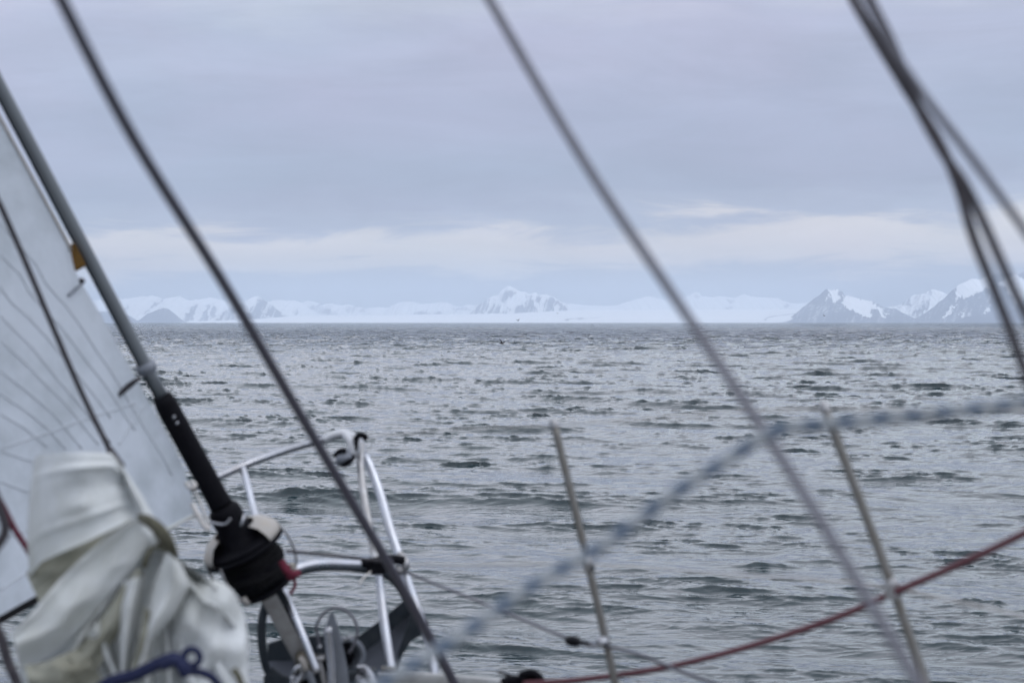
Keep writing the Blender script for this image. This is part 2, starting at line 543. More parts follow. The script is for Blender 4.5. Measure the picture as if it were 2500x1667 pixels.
# right-hand pyramid
massif("mountain_peak", 22500, 2600,
       [(1880, 787), (1902, 784), (1934, 771), (1955, 754), (1975, 736), (1998, 720), (2012, 707), (2023, 704), (2028, 706),
        (2042, 705), (2056, 711), (2060, 719), (2085, 724), (2111, 731), (2129, 734), (2150, 745), (2165, 750), (2185, 752),
        (2200, 765), (2215, 787)],
       [[(1800, 800), (1800, 600), (2300, 600), (2300, 800)]], 1.0, 41, 0.12, streak=0.22,
       snow=[[(2024, 706), (2045, 704), (2050, 718), (2046, 735), (2036, 738), (2030, 722)], [(2012, 732), (2024, 720), (2026, 724), (2014, 736)],
             [(2060, 720), (2085, 724), (2122, 733), (2140, 745), (2152, 756), (2164, 776), (2150, 768), (2140, 752), (2122, 756), (2128, 776), (2100, 768), (2070, 752), (2055, 742)],
             [(2150, 752), (2170, 768), (2160, 764)]])
# far right range
massif("mountain_peak", 24500, 2800,
       [(2130, 775), (2165, 750), (2181, 746), (2199, 743), (2212, 732), (2223, 723), (2232, 719), (2254, 717), (2264, 710), (2274, 706),
        (2286, 706), (2296, 710), (2310, 715), (2325, 722), (2360, 745), (2420, 770)],
       [[(2198, 745), (2222, 722), (2224, 746)], ([(2250, 735), (2270, 732), (2275, 750), (2255, 760)], .7), ([(2225, 760), (2250, 752), (2262, 787), (2210, 787)], .75),
        ([(2262, 716), (2272, 707), (2276, 714), (2266, 722)], .8), [(2130, 787), (2150, 768), (2180, 768), (2198, 787)]], 0.30, 51, 0.35, streak=0.35)
massif("mountain_peak", 21000, 2600,
       [(2220, 787), (2255, 768), (2285, 743), (2310, 722), (2325, 706), (2336, 696), (2352, 688), (2372, 678), (2389, 682), (2402, 675),
        (2425, 668), (2450, 664), (2480, 668), (2520, 652), (2570, 640), (2640, 660), (2720, 700), (2800, 740)],
       [[(2150, 800), (2150, 600), (2900, 600), (2900, 800)]], 1.0, 61, 0.12, streak=0.22,
       snow=[[(2336, 697), (2372, 679), (2420, 668), (2416, 702), (2385, 715), (2358, 730), (2352, 732), (2350, 712), (2340, 725), (2334, 736), (2330, 730)],
             [(2299, 776), (2334, 742), (2337, 745), (2306, 776)], [(2345, 770), (2352, 760), (2354, 762), (2349, 772)],
             [(2394, 770), (2405, 752), (2424, 744), (2410, 762)], [(2440, 690), (2470, 720), (2478, 745), (2495, 740), (2520, 700), (2480, 668)]])
massif("rocky_hill", 17500, 1200,
       [(2335, 787), (2345, 780), (2359, 773), (2385, 769), (2408, 766), (2451, 761), (2480, 752), (2510, 742), (2560, 735), (2640, 750), (2700, 787)],
       [[(2300, 600), (2800, 600), (2800, 800), (2300, 800)]], 1.0, 71, 0.1, fluff=.4)


def glacier():
    # broad ice tongue: rises slowly from a low front at the water
    xs = np.arange(430, 2060, 3.0)
    top = np.interp(xs, [430, 560, 700, 760, 870, 1010, 1150, 1300, 1400, 1500, 1960, 2060], [787, 779, 772, 769, 770, 767, 766, 761, 757, 756, 755, 757])
    t = np.linspace(0, 1, 34)
    T, XS = np.meshgrid(t, xs, indexing='ij')
    Dn, Df = 21500.0, 26500.0
    dist = Dn + (Df - Dn) * T
    Htop = (787 - np.interp(XS, xs, top))
    front = np.clip(T / 0.03, 0, 1) * 0.22
    h = Htop * np.clip(front + 0.78 * T ** 0.8, 0, 1)
    h += (fbm(XS / 40, T * 6, 4) - .5) * 0.9 * np.clip(Htop / 20, 0, 1)
    h = np.maximum(h, 0.02)
    X = (XS - 1250) / FPX * dist
    Z = h / FPX * dist
    Z[0, :] = -0.8
    me = grid_mesh("glacier", X, dist, Z)
    ppx = XS; ppy = 787 - h
    rk = np.zeros(X.shape)
    # moraine bands
    def band(p, w, v):
        nonlocal rk
        yy = np.interp(ppx, [q[0] for q in p], [q[1] for q in p], left=-999, right=-999)
        ww = w * (0.5 + fbm(ppx / 12, ppy * 0, 3))
        rk = np.maximum(rk, v * np.clip(1.4 - np.abs(ppy - yy) / ww, 0, 1))
    band([(1330, 784), (1360, 783), (1390, 778), (1425, 776)], 1.5, .75)
    band([(1400, 780), (1470, 774)], .7, .5)
    band([(1866, 778), (1880, 773), (1900, 770), (1950, 764)], 1.0, .9)
    band([(1866, 778), (1880, 781), (1905, 783)], 1.2, .9)
    rk = np.clip(rk - 0.0, 0, 1)
    at = me.attributes.new("rock", 'FLOAT', 'POINT')
    at.data.foreach_set("value", rk.ravel().astype(np.float32))
    o = link("glacier", me, M_TERRAIN)
    tag(o, kind="structure")


glacier()


# ------------------------------------------------------------------ the air
HAZE_DENSITY = 6.5e-5
def haze():
    x0, x1, y0, y1, z0, z1 = -43000, 43000, -43000, 43000, -2.5, 690
    v = [(x, y, z) for x in (x0, x1) for y in (y0, y1) for z in (z0, z1)]
    f = [(0, 1, 3, 2), (4, 6, 7, 5), (0, 4, 5, 1), (2, 3, 7, 6), (0, 2, 6, 4), (1, 5, 7, 3)]
    me = bpy.data.meshes.new("haze"); me.from_pydata(v, [], f); me.update()
    m = bpy.data.materials.new("haze"); m.use_nodes = True
    nt = m.node_tree; nt.nodes.clear()
    out = nt.nodes.new("ShaderNodeOutputMaterial")
    pv = nt.nodes.new("ShaderNodeVolumePrincipled")
    pv.inputs["Density"].default_value = HAZE_DENSITY
    pv.inputs["Color"].default_value = (0.78, 0.875, 1.0, 1)
    pv.inputs["Anisotropy"].default_value = 0.6
    nt.links.new(pv.outputs[0], out.inputs["Volume"])
    o = link("haze", me, m)
    tag(o, kind="stuff", label="pale blue haze in the air over the sea and far mountains")
haze()

#BOAT#
# ------------------------------------------------------------------ boat: shape helpers
def spline(pts, n=8):
    """Catmull-Rom through the points, n segments per span."""
    pts = [Vector(p) for p in pts]
    if len(pts) < 3 or n <= 1:
        return pts
    out = []
    ext = [pts[0] * 2 - pts[1]] + pts + [pts[-1] * 2 - pts[-2]]
    for i in range(1, len(ext) - 2):
        p0, p1, p2, p3 = ext[i - 1:i + 3]
        for k in range(n):
            t = k / n
            out.append(0.5 * ((2 * p1) + (p2 - p0) * t + (2 * p0 - 5 * p1 + 4 * p2 - p3) * t * t + (3 * p1 - p0 - 3 * p2 + p3) * t ** 3))
    out.append(pts[-1])
    return out


def runon(pts, head=0.0, tail=0.0):
    """Carry a line straight on past its first and last points, in metres."""
    pts = [Vector(p) for p in pts]

    def more(a, b, dist):
        d = (a - b).normalized(); step = (a - b).length; out = []; t = 0.0
        while t < dist:
            t = min(dist, t + step); step *= 1.15
            out.append(a + d * t)
        return out
    if head: pts = more(pts[0], pts[1], head)[::-1] + pts
    if tail: pts = pts + more(pts[-1], pts[-2], tail)
    return pts


def tube_data(path, rad, sides=12, cap=True, flat=None):
    """Vertices, faces, (along, around) per vertex for a swept round bar. rad: number or f(s in 0..1)."""
    path = [Vector(p) for p in path]
    n = len(path)
    L = [0.0]
    for i in range(1, n):
        L.append(L[-1] + (path[i] - path[i - 1]).length)
    T = [(path[min(i + 1, n - 1)] - path[max(i - 1, 0)]).normalized() for i in range(n)]
    ref = Vector((0, 0, 1)) if abs(T[0].z) < 0.9 else Vector((1, 0, 0))
    nrm = (ref - T[0] * ref.dot(T[0])).normalized()
    V, F, A = [], [], []
    for i in range(n):
        nrm = (nrm - T[i] * nrm.dot(T[i])).normalized()
        bi = T[i].cross(nrm)
        r = rad(L[i] / max(L[-1], 1e-9)) if callable(rad) else rad
        for k in range(sides):
            a = 2 * math.pi * k / sides
            V.append(path[i] + (nrm * math.cos(a) + bi * math.sin(a) * (flat or 1.0)) * r)
            A.append((L[i], k / sides))
    for i in range(n - 1):
        for k in range(sides):
            k2 = (k + 1) % sides
            F.append((i * sides + k, i * sides + k2, (i + 1) * sides + k2, (i + 1) * sides + k))
    if cap:
        F.append(tuple(range(sides - 1, -1, -1)))
        F.append(tuple((n - 1) * sides + k for k in range(sides)))
    return V, F, A


class MB:
    """Collects shapes that belong to ONE part and links them as one mesh."""
    def __init__(self):
        self.V, self.F, self.A, self.sm = [], [], [], []

    def add(self, V, F, A=None, smooth=True):
        o = len(self.V)
        self.V += [Vector(v) for v in V]
        self.F += [tuple(i + o for i in f) for f in F]
        self.A += list(A) if A is not None else [(0.0, 0.0)] * len(V)
        self.sm += [smooth and len(f) == 4 for f in F]
        return self

    def tube(self, pts, rad, sides=12, n=8, flat=None, cap=True):
        V, F, A = tube_data(spline(pts, n), rad, sides, cap, flat)
        return self.add(V, F, A)

    def cyl(self, a, b, r0, r1=None, sides=24):
        a, b = Vector(a), Vector(b)
        r1 = r0 if r1 is None else r1
        V, F, A = tube_data([a, b], lambda s: r0 + (r1 - r0) * s, sides)
        return self.add(V, F, A)

    def lathe(self, origin, axis, prof, sides=32):
        """prof: list of (along, radius)."""
        axis = Vector(axis).normalized()
        ref = Vector((0, 0, 1)) if abs(axis.z) < 0.9 else Vector((1, 0, 0))
        n = (ref - axis * ref.dot(axis)).normalized(); b = axis.cross(n)
        V, F = [], []
        for (s, r) in prof:
            for k in range(sides):
                a = 2 * math.pi * k / sides
                V.append(Vector(origin) + axis * s + (n * math.cos(a) + b * math.sin(a)) * r)
        for i in range(len(prof) - 1):
            for k in range(sides):
                k2 = (k + 1) % sides
                F.append((i * sides + k, i * sides + k2, (i + 1) * sides + k2, (i + 1) * sides + k))
        return self.add(V, F)

    def box(self, c, ax, ay, az, sx, sy, sz, bev=0.0):
        """Box of half sizes sx, sy, sz along the three axes, edges bevelled."""
        c = Vector(c)
        ax, ay, az = Vector(ax).normalized(), Vector(ay).normalized(), Vector(az).normalized()
        import bmesh
        bm = bmesh.new()
        bmesh.ops.create_cube(bm, size=2.0)
        for v in bm.verts:
            v.co = c + ax * v.co.x * sx + ay * v.co.y * sy + az * v.co.z * sz
        if bev > 0:
            bmesh.ops.bevel(bm, geom=bm.edges[:], offset=bev, segments=2, affect='EDGES', profile=0.7)
        bm.verts.index_update()
        V = [v.co.copy() for v in bm.verts]; F = [tuple(v.index for v in f.verts) for f in bm.faces]
        bm.free()
        return self.add(V, F, smooth=False)

    def plate(self, outline, thick, normal):
        """Flat plate from an ordered outline of points, given thickness along normal."""
        nv = Vector(normal).normalized() * thick * 0.5
        o = [Vector(p) for p in outline]; n = len(o)
        V = [p + nv for p in o] + [p - nv for p in o]
        F = [tuple(range(n)), tuple(range(2 * n - 1, n - 1, -1))]
        F += [(i, i + n, (i + 1) % n + n, (i + 1) % n) for i in range(n)]
        return self.add(V, F, smooth=False)

    def build(self, name, m=None, parent=None):
        me = bpy.data.meshes.new(name)
        me.from_pydata([tuple(v) for v in self.V], [], self.F)
        me.polygons.foreach_set("use_smooth", self.sm)
        at = me.attributes.new("along", 'FLOAT', 'POINT'); at.data.foreach_set("value", [a[0] for a in self.A])
        at = me.attributes.new("around", 'FLOAT', 'POINT'); at.data.foreach_set("value", [a[1] for a in self.A])
        import bmesh
        bm = bmesh.new(); bm.from_mesh(me)
        bmesh.ops.recalc_face_normals(bm, faces=bm.faces[:])
        bm.to_mesh(me); bm.free()
        me.update()
        return link(name, me, m, parent)


# ------------------------------------------------------------------ boat: materials
STEEL = mat("polished_steel", (0.34, 0.35, 0.38), 0.2, 1.0, noise=(14, 0.6, (0.20, 0.19, 0.19)))
BRIGHT = mat("bright_steel_tube", (0.47, 0.49, 0.54), 0.26, 0.95, noise=(14, 0.5, (0.40, 0.39, 0.40)))
BRUSHED = mat("brushed_steel", (0.36, 0.36, 0.37), 0.38, 1.0, noise=(30, 0.5, (0.20, 0.18, 0.16)))
POST = mat("weathered_stanchion_steel", (0.18, 0.175, 0.165), 0.45, 0.85, noise=(25, 0.6, (0.13, 0.115, 0.09)))
WIRE = mat("wire_steel", (0.13, 0.13, 0.15), 0.45, 0.85, noise=(80, 0.5, (0.08, 0.078, 0.09)))
RUSTY = mat("rusty_steel", (0.11, 0.10, 0.08), 0.6, 0.5, noise=(40, 0.8, (0.07, 0.05, 0.025)))
ALU = mat("anodised_aluminium", (0.14, 0.155, 0.17), 0.5, 0.35, noise=(9, 0.5, (0.16, 0.18, 0.19)))
BLACK = mat("black_plastic", (0.004, 0.004, 0.006), 0.6, 0.0, 0.06, noise=(60, 0.4, (0.012, 0.012, 0.015)))
BLACKROPE = mat("black_line", (0.006, 0.006, 0.007), 0.9, 0.0, 0.1, noise=(140, 0.6, (0.018, 0.018, 0.020)), bump=(160, 0.8, 0.004))
CREAM = mat("weathered_cream_plastic", (0.32, 0.305, 0.29), 0.7, 0.0, noise=(25, 0.6, (0.33, 0.29, 0.24)))
WHITEPL = mat("white_plastic", (0.52, 0.53, 0.56), 0.35, 0.0, noise=(40, 0.3, (0.55, 0.53, 0.5)))
SLATE = mat("painted_anchor_steel", (0.016, 0.021, 0.027), 0.55, 0.0, 0.15, noise=(22, 0.5, (0.045, 0.05, 0.055)), bump=(60, 0.3, 0.002))
GALV = mat("galvanised_steel", (0.17, 0.185, 0.215), 0.55, 0.25, noise=(12, 0.6, (0.10, 0.11, 0.13)))
FLUKE = mat("worn_grey_anchor_plate", (0.19, 0.20, 0.235), 0.6, 0.1, 0.3, noise=(12, 0.6, (0.13, 0.14, 0.165)))
GELCOAT = mat("grey_beige_deck_paint", (0.30, 0.30, 0.285), 0.5, 0.0, noise=(7, 0.6, (0.17, 0.165, 0.15)))
HULLP = mat("hull_paint", (0.32, 0.33, 0.34), 0.35, 0.0, noise=(3, 0.4, (0.2, 0.2, 0.2)))
RAILP = mat("toe_rail_aluminium", (0.42, 0.42, 0.41), 0.45, 0.5, noise=(12, 0.6, (0.25, 0.24, 0.22)))
REDROPE = mat("faded_red_line", (0.115, 0.038, 0.048), 0.9, 0.0, noise=(120, 0.7, (0.10, 0.02, 0.03)), bump=(150, 0.8, 0.004))
CRIMSON = mat("crimson_line", (0.10, 0.005, 0.020), 0.85, 0.0, noise=(100, 0.6, (0.09, 0.005, 0.02)))
NAVY = mat("navy_line", (0.003, 0.008, 0.045), 0.8, 0.0, noise=(120, 0.5, (0.004, 0.006, 0.035)), bump=(150, 0.8, 0.003))
DARKLINE = mat("dark_braided_line", (0.020, 0.018, 0.024), 0.85, 0.0, noise=(120, 0.7, (0.075, 0.065, 0.07)), bump=(150, 0.8, 0.004))
KHAKI = mat("khaki_webbing", (0.10, 0.095, 0.065), 0.85, 0.0, noise=(60, 0.6, (0.04, 0.038, 0.025)))
OCHRE = mat("ochre_tape", (0.17, 0.085, 0.012), 0.7, 0.0, noise=(90, 0.7, (0.08, 0.04, 0.008)))
LIFELINE = mat("pale_coated_lifeline", (0.50, 0.48, 0.46), 0.5, 0.0, noise=(60, 0.5, (0.35, 0.32, 0.3)))
THREAD = mat("grey_seam_tape", (0.43, 0.46, 0.50), 0.8, 0.0)


STAYC = mat('dark_coated_stay', (0.075, 0.073, 0.095), 0.7, 0.0, 0.15, noise=(60, 0.6, (0.085, 0.08, 0.10)))


def rope_mat(name, c0, c1, period, duty=0.42, soft=0.12):
    m = mat(name, c0, 0.85, 0.0, bump=(150, 0.8, 0.004))
    nt = m.node_tree; N, L = nt.nodes.new, nt.links.new
    b = nt.nodes["Principled BSDF"]
    a1 = N("ShaderNodeAttribute"); a1.attribute_name = "along"
    a2 = N("ShaderNodeAttribute"); a2.attribute_name = "around"
    d = N("ShaderNodeMath"); d.operation = 'DIVIDE'; d.inputs[1].default_value = period
    L(a1.outputs["Fac"], d.inputs[0])
    # two crossing fleck strands that meet on the same side once a period
    f = N("ShaderNodeMath"); f.operation = 'PINGPONG'; f.inputs[1].default_value = 0.5
    ad = N("ShaderNodeMath"); ad.operation = 'MULTIPLY_ADD'; ad.inputs[1].default_value = 0.0
    L(a2.outputs["Fac"], ad.inputs[0]); L(d.outputs[0], ad.inputs[2])
    L(ad.outputs[0], f.inputs[0])
    r = N("ShaderNodeMapRange"); r.inputs[1].default_value = duty * 0.5 - soft * 0.5; r.inputs[2].default_value = duty * 0.5 + soft * 0.5
    L(f.outputs[0], r.inputs[0])
    mx = N("ShaderNodeMix"); mx.data_type = 'RGBA'
    mx.inputs[6].default_value = (*c1, 1); mx.inputs[7].default_value = (*c0, 1)
    L(r.outputs[0], mx.inputs[0]); L(mx.outputs[2], b.inputs["Base Color"])
    return m


BLUEWHITE = rope_mat("blue_and_white_braid", (0.33, 0.345, 0.345), (0.030, 0.062, 0.115), 0.033, 0.60, 0.55)


def cloth_mat(name, color, stain, trans, dirt=(5, 0.5), wrinkle=(14, 0.5, 0.012)):
    """Sailcloth: opaque weave with some light coming through it."""
    m = mat(name, color, 0.9, 0.0, 0.1, noise=(dirt[0], dirt[1], stain), bump=wrinkle)
    nt = m.node_tree; N, L = nt.nodes.new, nt.links.new
    b = nt.nodes["Principled BSDF"]
    out = [n for n in nt.nodes if n.type == 'OUTPUT_MATERIAL'][0]
    tr = N("ShaderNodeBsdfTranslucent")
    src = b.inputs["Base Color"].links[0].from_socket
    L(src, tr.inputs["Color"])
    if b.inputs["Normal"].links:
        L(b.inputs["Normal"].links[0].from_socket, tr.inputs["Normal"])
    mx = N("ShaderNodeMixShader"); mx.inputs[0].default_value = trans
    L(b.outputs[0], mx.inputs[1]); L(tr.outputs[0], mx.inputs[2])
    L(mx.outputs[0], out.inputs["Surface"])
    return m


SAIL = cloth_mat("laminate_sailcloth", (0.62, 0.66, 0.72), (0.40, 0.44, 0.47), 0.55, (3.2, 1.0), (5.0, 0.8, 0.03))
CANVAS = cloth_mat("white_sailcloth", (0.68, 0.70, 0.71), (0.50, 0.51, 0.47), 0.25, (4, 0.8), (30.0, 0.25, 0.006))
LINING_AND_CREASE = cloth_mat("stained_cloth_and_crease_shade", (0.31, 0.31, 0.26), (0.20, 0.19, 0.14), 0.12, (9, 0.7), (9.0, 0.8, 0.02))  # sleeve inside, and strips that paint crease shade on the heap

# ------------------------------------------------------------------ boat: hull, deck, rails
boat = empty("sailboat", P(900, 1700, 5.4))
tag(boat, "foredeck of a sailing yacht with stainless steel bow rail, stanchions and pale deck edge", "sailboat")

# starboard deck edge from the stem aft; port edge lower because the boat heels to port
stb = [P(800, 1646, 5.95), P(900, 1640, 5.75), P(1060, 1643, 5.45), P(1180, 1652, 5.15), P(1290, 1668, 4.85), P(1500, 1720, 4.4),
       P(1850, 1790, 3.9), P(2330, 1860, 3.5), P(3150, 2060, 2.7), P(5200, 2700, 1.6)]
port = [P(795, 1650, 5.95), P(740, 1672, 5.7), P(640, 1720, 5.2), P(520, 1790, 4.7), P(360, 1890, 4.2), P(120, 2010, 3.75),
        P(-280, 2160, 3.3), P(-800, 2350, 2.9), P(-2200, 2900, 2.0), P(-5200, 4100, 1.2)]
S_, T_ = spline(stb, 4), spline(port, 4)
DN = ((stb[5] - stb[2]).cross(port[5] - stb[2])).normalized()
if DN.z < 0: DN = -DN


def loft(rows, thick=None):
    V, F = [], []
    n = len(rows[0])
    for r in rows: V += r
    for i in range(len(rows) - 1):
        for j in range(n - 1):
            F.append((i * n + j, i * n + j + 1, (i + 1) * n + j + 1, (i + 1) * n + j))
    return V, F


mb = MB()
rows = []
for a, b in zip(S_, T_):
    row = []
    for k in range(9):
        t = k / 8
        p = a.lerp(b, t) + Vector((0, 0, 0.045)) * math.sin(math.pi * t) * min(1, (a - b).length) - Vector((0, 0, 0.03))
        row.append(p)
    rows.append(row)
mb.add(*loft(rows))
mb.build("deck", GELCOAT, boat)
mb = MB()
rows = []
for a, b in zip(S_, T_):
    c = (a + b) / 2; w = (a - b).length
    row = [a - Vector((0, 0, 0.032)), a - Vector((0, 0, 0.34)) + (c - a) * 0.06, a - Vector((0, 0, 1.2)) + (c - a) * 0.28,
           Vector((c.x, c.y, 0)) * 1 + (a - c) * 0.45 * Vector((1, 1, 0)).length / 1.414 * 1.0]
    row[3].z = 0.25
    k = Vector((c.x, c.y, -0.5)); row.append(k)
    q3 = Vector((c.x, c.y, 0)) + (b - c) * 0.45; q3.z = 0.25
    row += [q3, b - Vector((0, 0, 1.2)) + (c - b) * 0.28, b - Vector((0, 0, 0.34)) + (c - b) * 0.06, b - Vector((0, 0, 0.032))]
    rows.append(row)
mb.add(*loft(rows))
mb.build("hull", HULLP, boat)
for e in (S_, T_):
    mb = MB()
    rows = []
    for i, p in enumerate(e):
        t = (e[min(i + 1, len(e) - 1)] - e[max(i - 1, 0)]).normalized()
        s = t.cross(Vector((0, 0, 1))).normalized() * 0.014
        dn = Vector((0, 0, 1))
        rows.append([p - s - dn * 0.05, p - s * 1.0 - dn * 0.004, p - s * 0.7, p + s * 0.7, p + s - dn * 0.004, p + s - dn * 0.05, p - s - dn * 0.05])
    mb.add(*loft(rows))
    mb.build("toe_rail", RAILP, boat)

# bow pulpit
pulpit = empty("pulpit", P(930, 1640, 5.8)); pulpit.parent = boat
pulpit.matrix_parent_inverse = boat.matrix_basis.inverted()
bpy.context.view_layer.update()


def part(mb, name, m, parent):
    o = mb.build(name, m)
    o.parent = parent
    o.matrix_parent_inverse = parent.matrix_world.inverted()
    return o


part(MB().tube([P(380, 1222, 5.75), P(470, 1190, 5.85), P(530, 1164, 5.92), P(610, 1130, 6.0), P(700, 1098, 6.06), P(780, 1075, 6.1), P(830, 1062, 6.1), P(862, 1066, 6.1), P(880, 1082, 6.08), P(886, 1110, 6.06)], 0.0125), "top_rail", STEEL, pulpit)
part(MB().tube([P(593, 1140, 5.98), P(606, 1190, 5.93), P(622, 1250, 5.88), P(650, 1330, 5.80), P(682, 1415, 5.7), P(710, 1480, 5.62), P(742, 1555, 5.58), P(775, 1640, 5.56)], 0.0100), "leg", BRIGHT, pulpit)
part(MB().tube([P(876, 1108, 6.07), P(892, 1118, 6.06), P(908, 1150, 6.04), P(930, 1212, 6.0), P(952, 1290, 5.94), P(972, 1350, 5.9), P(988, 1400, 5.86), P(1012, 1470, 5.8), P(1045, 1560, 5.74), P(1058, 1620, 5.7), P(1062, 1700, 5.68)], 0.0135), "leg", BRIGHT, pulpit)
part(MB().tube([P(882, 1085, 6.07), P(880, 1140, 6.0), P(890, 1220, 5.94), P(905, 1300, 5.88), P(918, 1372, 5.82)], 0.0115), "leg", BRUSHED, pulpit)
part(MB().tube([P(920, 1372, 5.82), P(925, 1400, 5.8), P(930, 1450, 5.78), P(938, 1520, 5.74), P(950, 1600, 5.7), P(965, 1700, 5.66)], lambda s: 0.0085 + 0.005 * min(1, s * 2.5)), "leg", BRIGHT, pulpit)
part(MB().tube([P(690, 1420, 5.62), P(702, 1402, 5.63), P(722, 1389, 5.65), P(755, 1379, 5.68), P(790, 1375, 5.71), P(840, 1376, 5.76), P(905, 1379, 5.82)], 0.0125), "lower_rail", BRIGHT, pulpit)
part(MB().box(P(919, 1380, 5.80), (1, 0, 0), (0, 1, 0), (0, 0, 1), 0.028, 0.02, 0.022, 0.006)
     .tube([P(885, 1376, 5.8), P(910, 1372, 5.79), P(950, 1364, 5.82), P(985, 1368, 5.84)], 0.014)
     .tube([P(902, 1388, 5.79), P(918, 1392, 5.79), P(945, 1386, 5.8)], 0.011), "rail_clamp", BLACK, pulpit)
part(MB().tube([P(975, 1352, 5.86), P(990, 1372, 5.84), P(985, 1392, 5.84), P(968, 1388, 5.84)], 0.012), "rail_clamp", BRUSHED, pulpit)
# bow light housing hanging under the rail: a rounded white shell with a dark lens
hc = P(838, 1092, 6.02)
shell = MB()
shell.tube([P(795, 1072, 6.05), P(815, 1062, 6.04), P(842, 1058, 6.03), P(864, 1070, 6.03), P(872, 1094, 6.03), P(862, 1112, 6.03)], 0.0125)
shell.tube([P(842, 1060, 6.02), P(856, 1080, 6.01), P(858, 1104, 6.01), P(846, 1122, 6.01)], 0.012)
part(shell, "light_bracket", WHITEPL, pulpit)
lens = MB().lathe(P(836, 1104, 5.99), (P(845, 1132, 5.97) - P(836, 1104, 5.99)), [(-.004, 0.0), (0, 0.022), (0.022, 0.027), (0.034, 0.027), (0.042, 0.018), (0.044, 0)])
lo = part(lens, "navigation_light", GALV, pulpit)
part(MB().tube([P(818, 1112, 5.98), P(832, 1100, 5.96), P(846, 1100, 5.96)], 0.008).tube([P(834, 1132, 5.97), P(850, 1126, 5.96), P(862, 1114, 5.98)], 0.009), "light_gasket", BLACK, pulpit)
part(MB().tube([P(868, 1076, 6.0), P(876, 1062, 6.0), P(892, 1066, 6.0), P(886, 1072, 6.0)], 0.009).tube([P(871, 1070, 6.0), P(868, 1098, 6.01)], 0.006), "rail_end_cap", BLACK, pulpit)

# stanchions with their fittings
def stanchion(top, mid, foot, r, fit_at, label=None):
    s = empty("stanchion", foot); s.parent = boat
    s.matrix_parent_inverse = boat.matrix_basis.inverted()
    bpy.context.view_layer.update()
    part(MB().tube([top, mid, foot], r, 14, 10), "post", POST, s)
    d = (top - mid).normalized()
    part(MB().lathe(top - d * 0.012, d, [(0, r * 1.15), (0.014, r * 1.2), (0.020, r * 0.9), (0.022, 0)], 18), "cap", BRUSHED, s)
    f = (foot - mid).normalized()
    part(MB().cyl(foot - f * 0.07, foot + f * 0.02, r * 1.7, r * 2.0), "socket", BRUSHED, s)
    part(MB().cyl(fit_at + d * 0.018, fit_at - d * 0.018, r * 1.45), "lifeline_eye", BRUSHED, s)
    return s


def on(a, b, t): return a.lerp(b, t)
st1 = (P(1352, 1031, 4.45), P(1436, 1375, 4.43), P(1520, 1745, 4.42))
st2 = (P(2012, 990, 3.65), P(2180, 1435, 3.62), P(2328, 1865, 3.58))
s1 = stanchion(*st1, 0.0088, st1[1]); s2 = stanchion(*st2, 0.0088, st2[1])
part(MB().lathe(P(1470, 1567, 4.39), (1, -.1, 0), [(-.014, 0), (-.013, .011), (0, .014), (.012, .009), (.014, 0)], 16), "lifeline_clip", STEEL, s1)
part(MB().box(P(2178, 1440, 3.60), (1, 0, 0), (0, 1, 0), (0, 0, 1), 0.012, 0.012, 0.016, 0.004), "rope_lead", BRUSHED, s2)
# upper and lower lifelines
MB().tube([P(985, 1380, 5.86), P(1200, 1379, 5.1), P(1436, 1376, 4.43), P(1800, 1402, 4.0), P(2180, 1436, 3.62), P(2900, 1600, 3.0)], 0.0022, 8, 8).build("lifeline", LIFELINE, boat)
MB().tube([P(886, 1070, 6.05), P(1100, 1048, 5.3), P(1352, 1038, 4.45), P(1700, 1012, 4.0), P(2012, 998, 3.65), P(2900, 1010, 3.0)], 0.0018, 8, 8).build("lifeline", LIFELINE, boat)
low = MB().tube([P(985, 1394, 5.82), P(1180, 1472, 5.2), P(1392, 1560, 4.62)], 0.0042, 10, 6)
low.tube([P(1430, 1573, 4.52), P(1480, 1578, 4.42), P(1560, 1597, 4.3), P(1760, 1672, 4.1), P(2340, 1840, 3.6)], 0.0042, 10, 6)
low.build("lifeline", WIRE, boat)
tb = MB(); tb.lathe(P(1388, 1562, 4.63), P(1440, 1572, 4.50) - P(1388, 1562, 4.63), [(0, 0), (0.0, 0.010), (0.012, 0.0125), (0.05, 0.0125), (0.062, 0.008), (0.075, 0.006), (0.14, 0.005)], 18)
tb.build("turnbuckle", BLACK, boat)

# bow roller: cheek plates, pin, roller, shackles and lashings
br = empty("bow_roller", P(810, 1650, 5.9)); br.parent = boat
br.matrix_parent_inverse = boat.matrix_basis.inverted()
bpy.context.view_layer.update()
vn = Vector((0.35, -1, 0.12))
part(MB().plate([P(795, 1530, 5.62), P(806, 1496, 5.62), P(813, 1494, 5.62), P(822, 1520, 5.62), P(833, 1560, 5.62), P(846, 1620, 5.62), P(858, 1720, 5.62), P(818, 1720, 5.62), P(806, 1620, 5.62)], 0.008, vn), "cheek_plate", GALV, br)
part(MB().tube([P(799, 1530, 5.58), P(806, 1600, 5.58), P(815, 1720, 5.57)], 0.012, 12, 5, 0.4), "cheek_plate", STEEL, br)
ring = [P(822 + 51 * math.cos(a) * (1.0 if math.sin(a) > 0 else 0.92), 1545 - 62 * math.sin(a), 5.6) for a in np.linspace(-0.9, math.pi + 0.7, 16)]
part(MB().tube(ring, 0.0042, 8, 3), "wire_hoop", WIRE, br)
rol = MB().lathe(P(842, 1600, 5.78), vn, [(-.02, 0), (-.02, .054), (0, .056), (.03, .056), (.034, .044), (.03, .040), (-.01, .040), (-.012, 0)], 28)
part(rol, "roller_tube", GALV, br)
part(MB().lathe(P(842, 1600, 5.74), vn, [(-.034, 0), (-.034, .034), (-.024, .035), (-.022, 0)], 20), "roller", BLACK, br)  # black disc inside the tube, painting the dark of its open hole
random.seed(4)
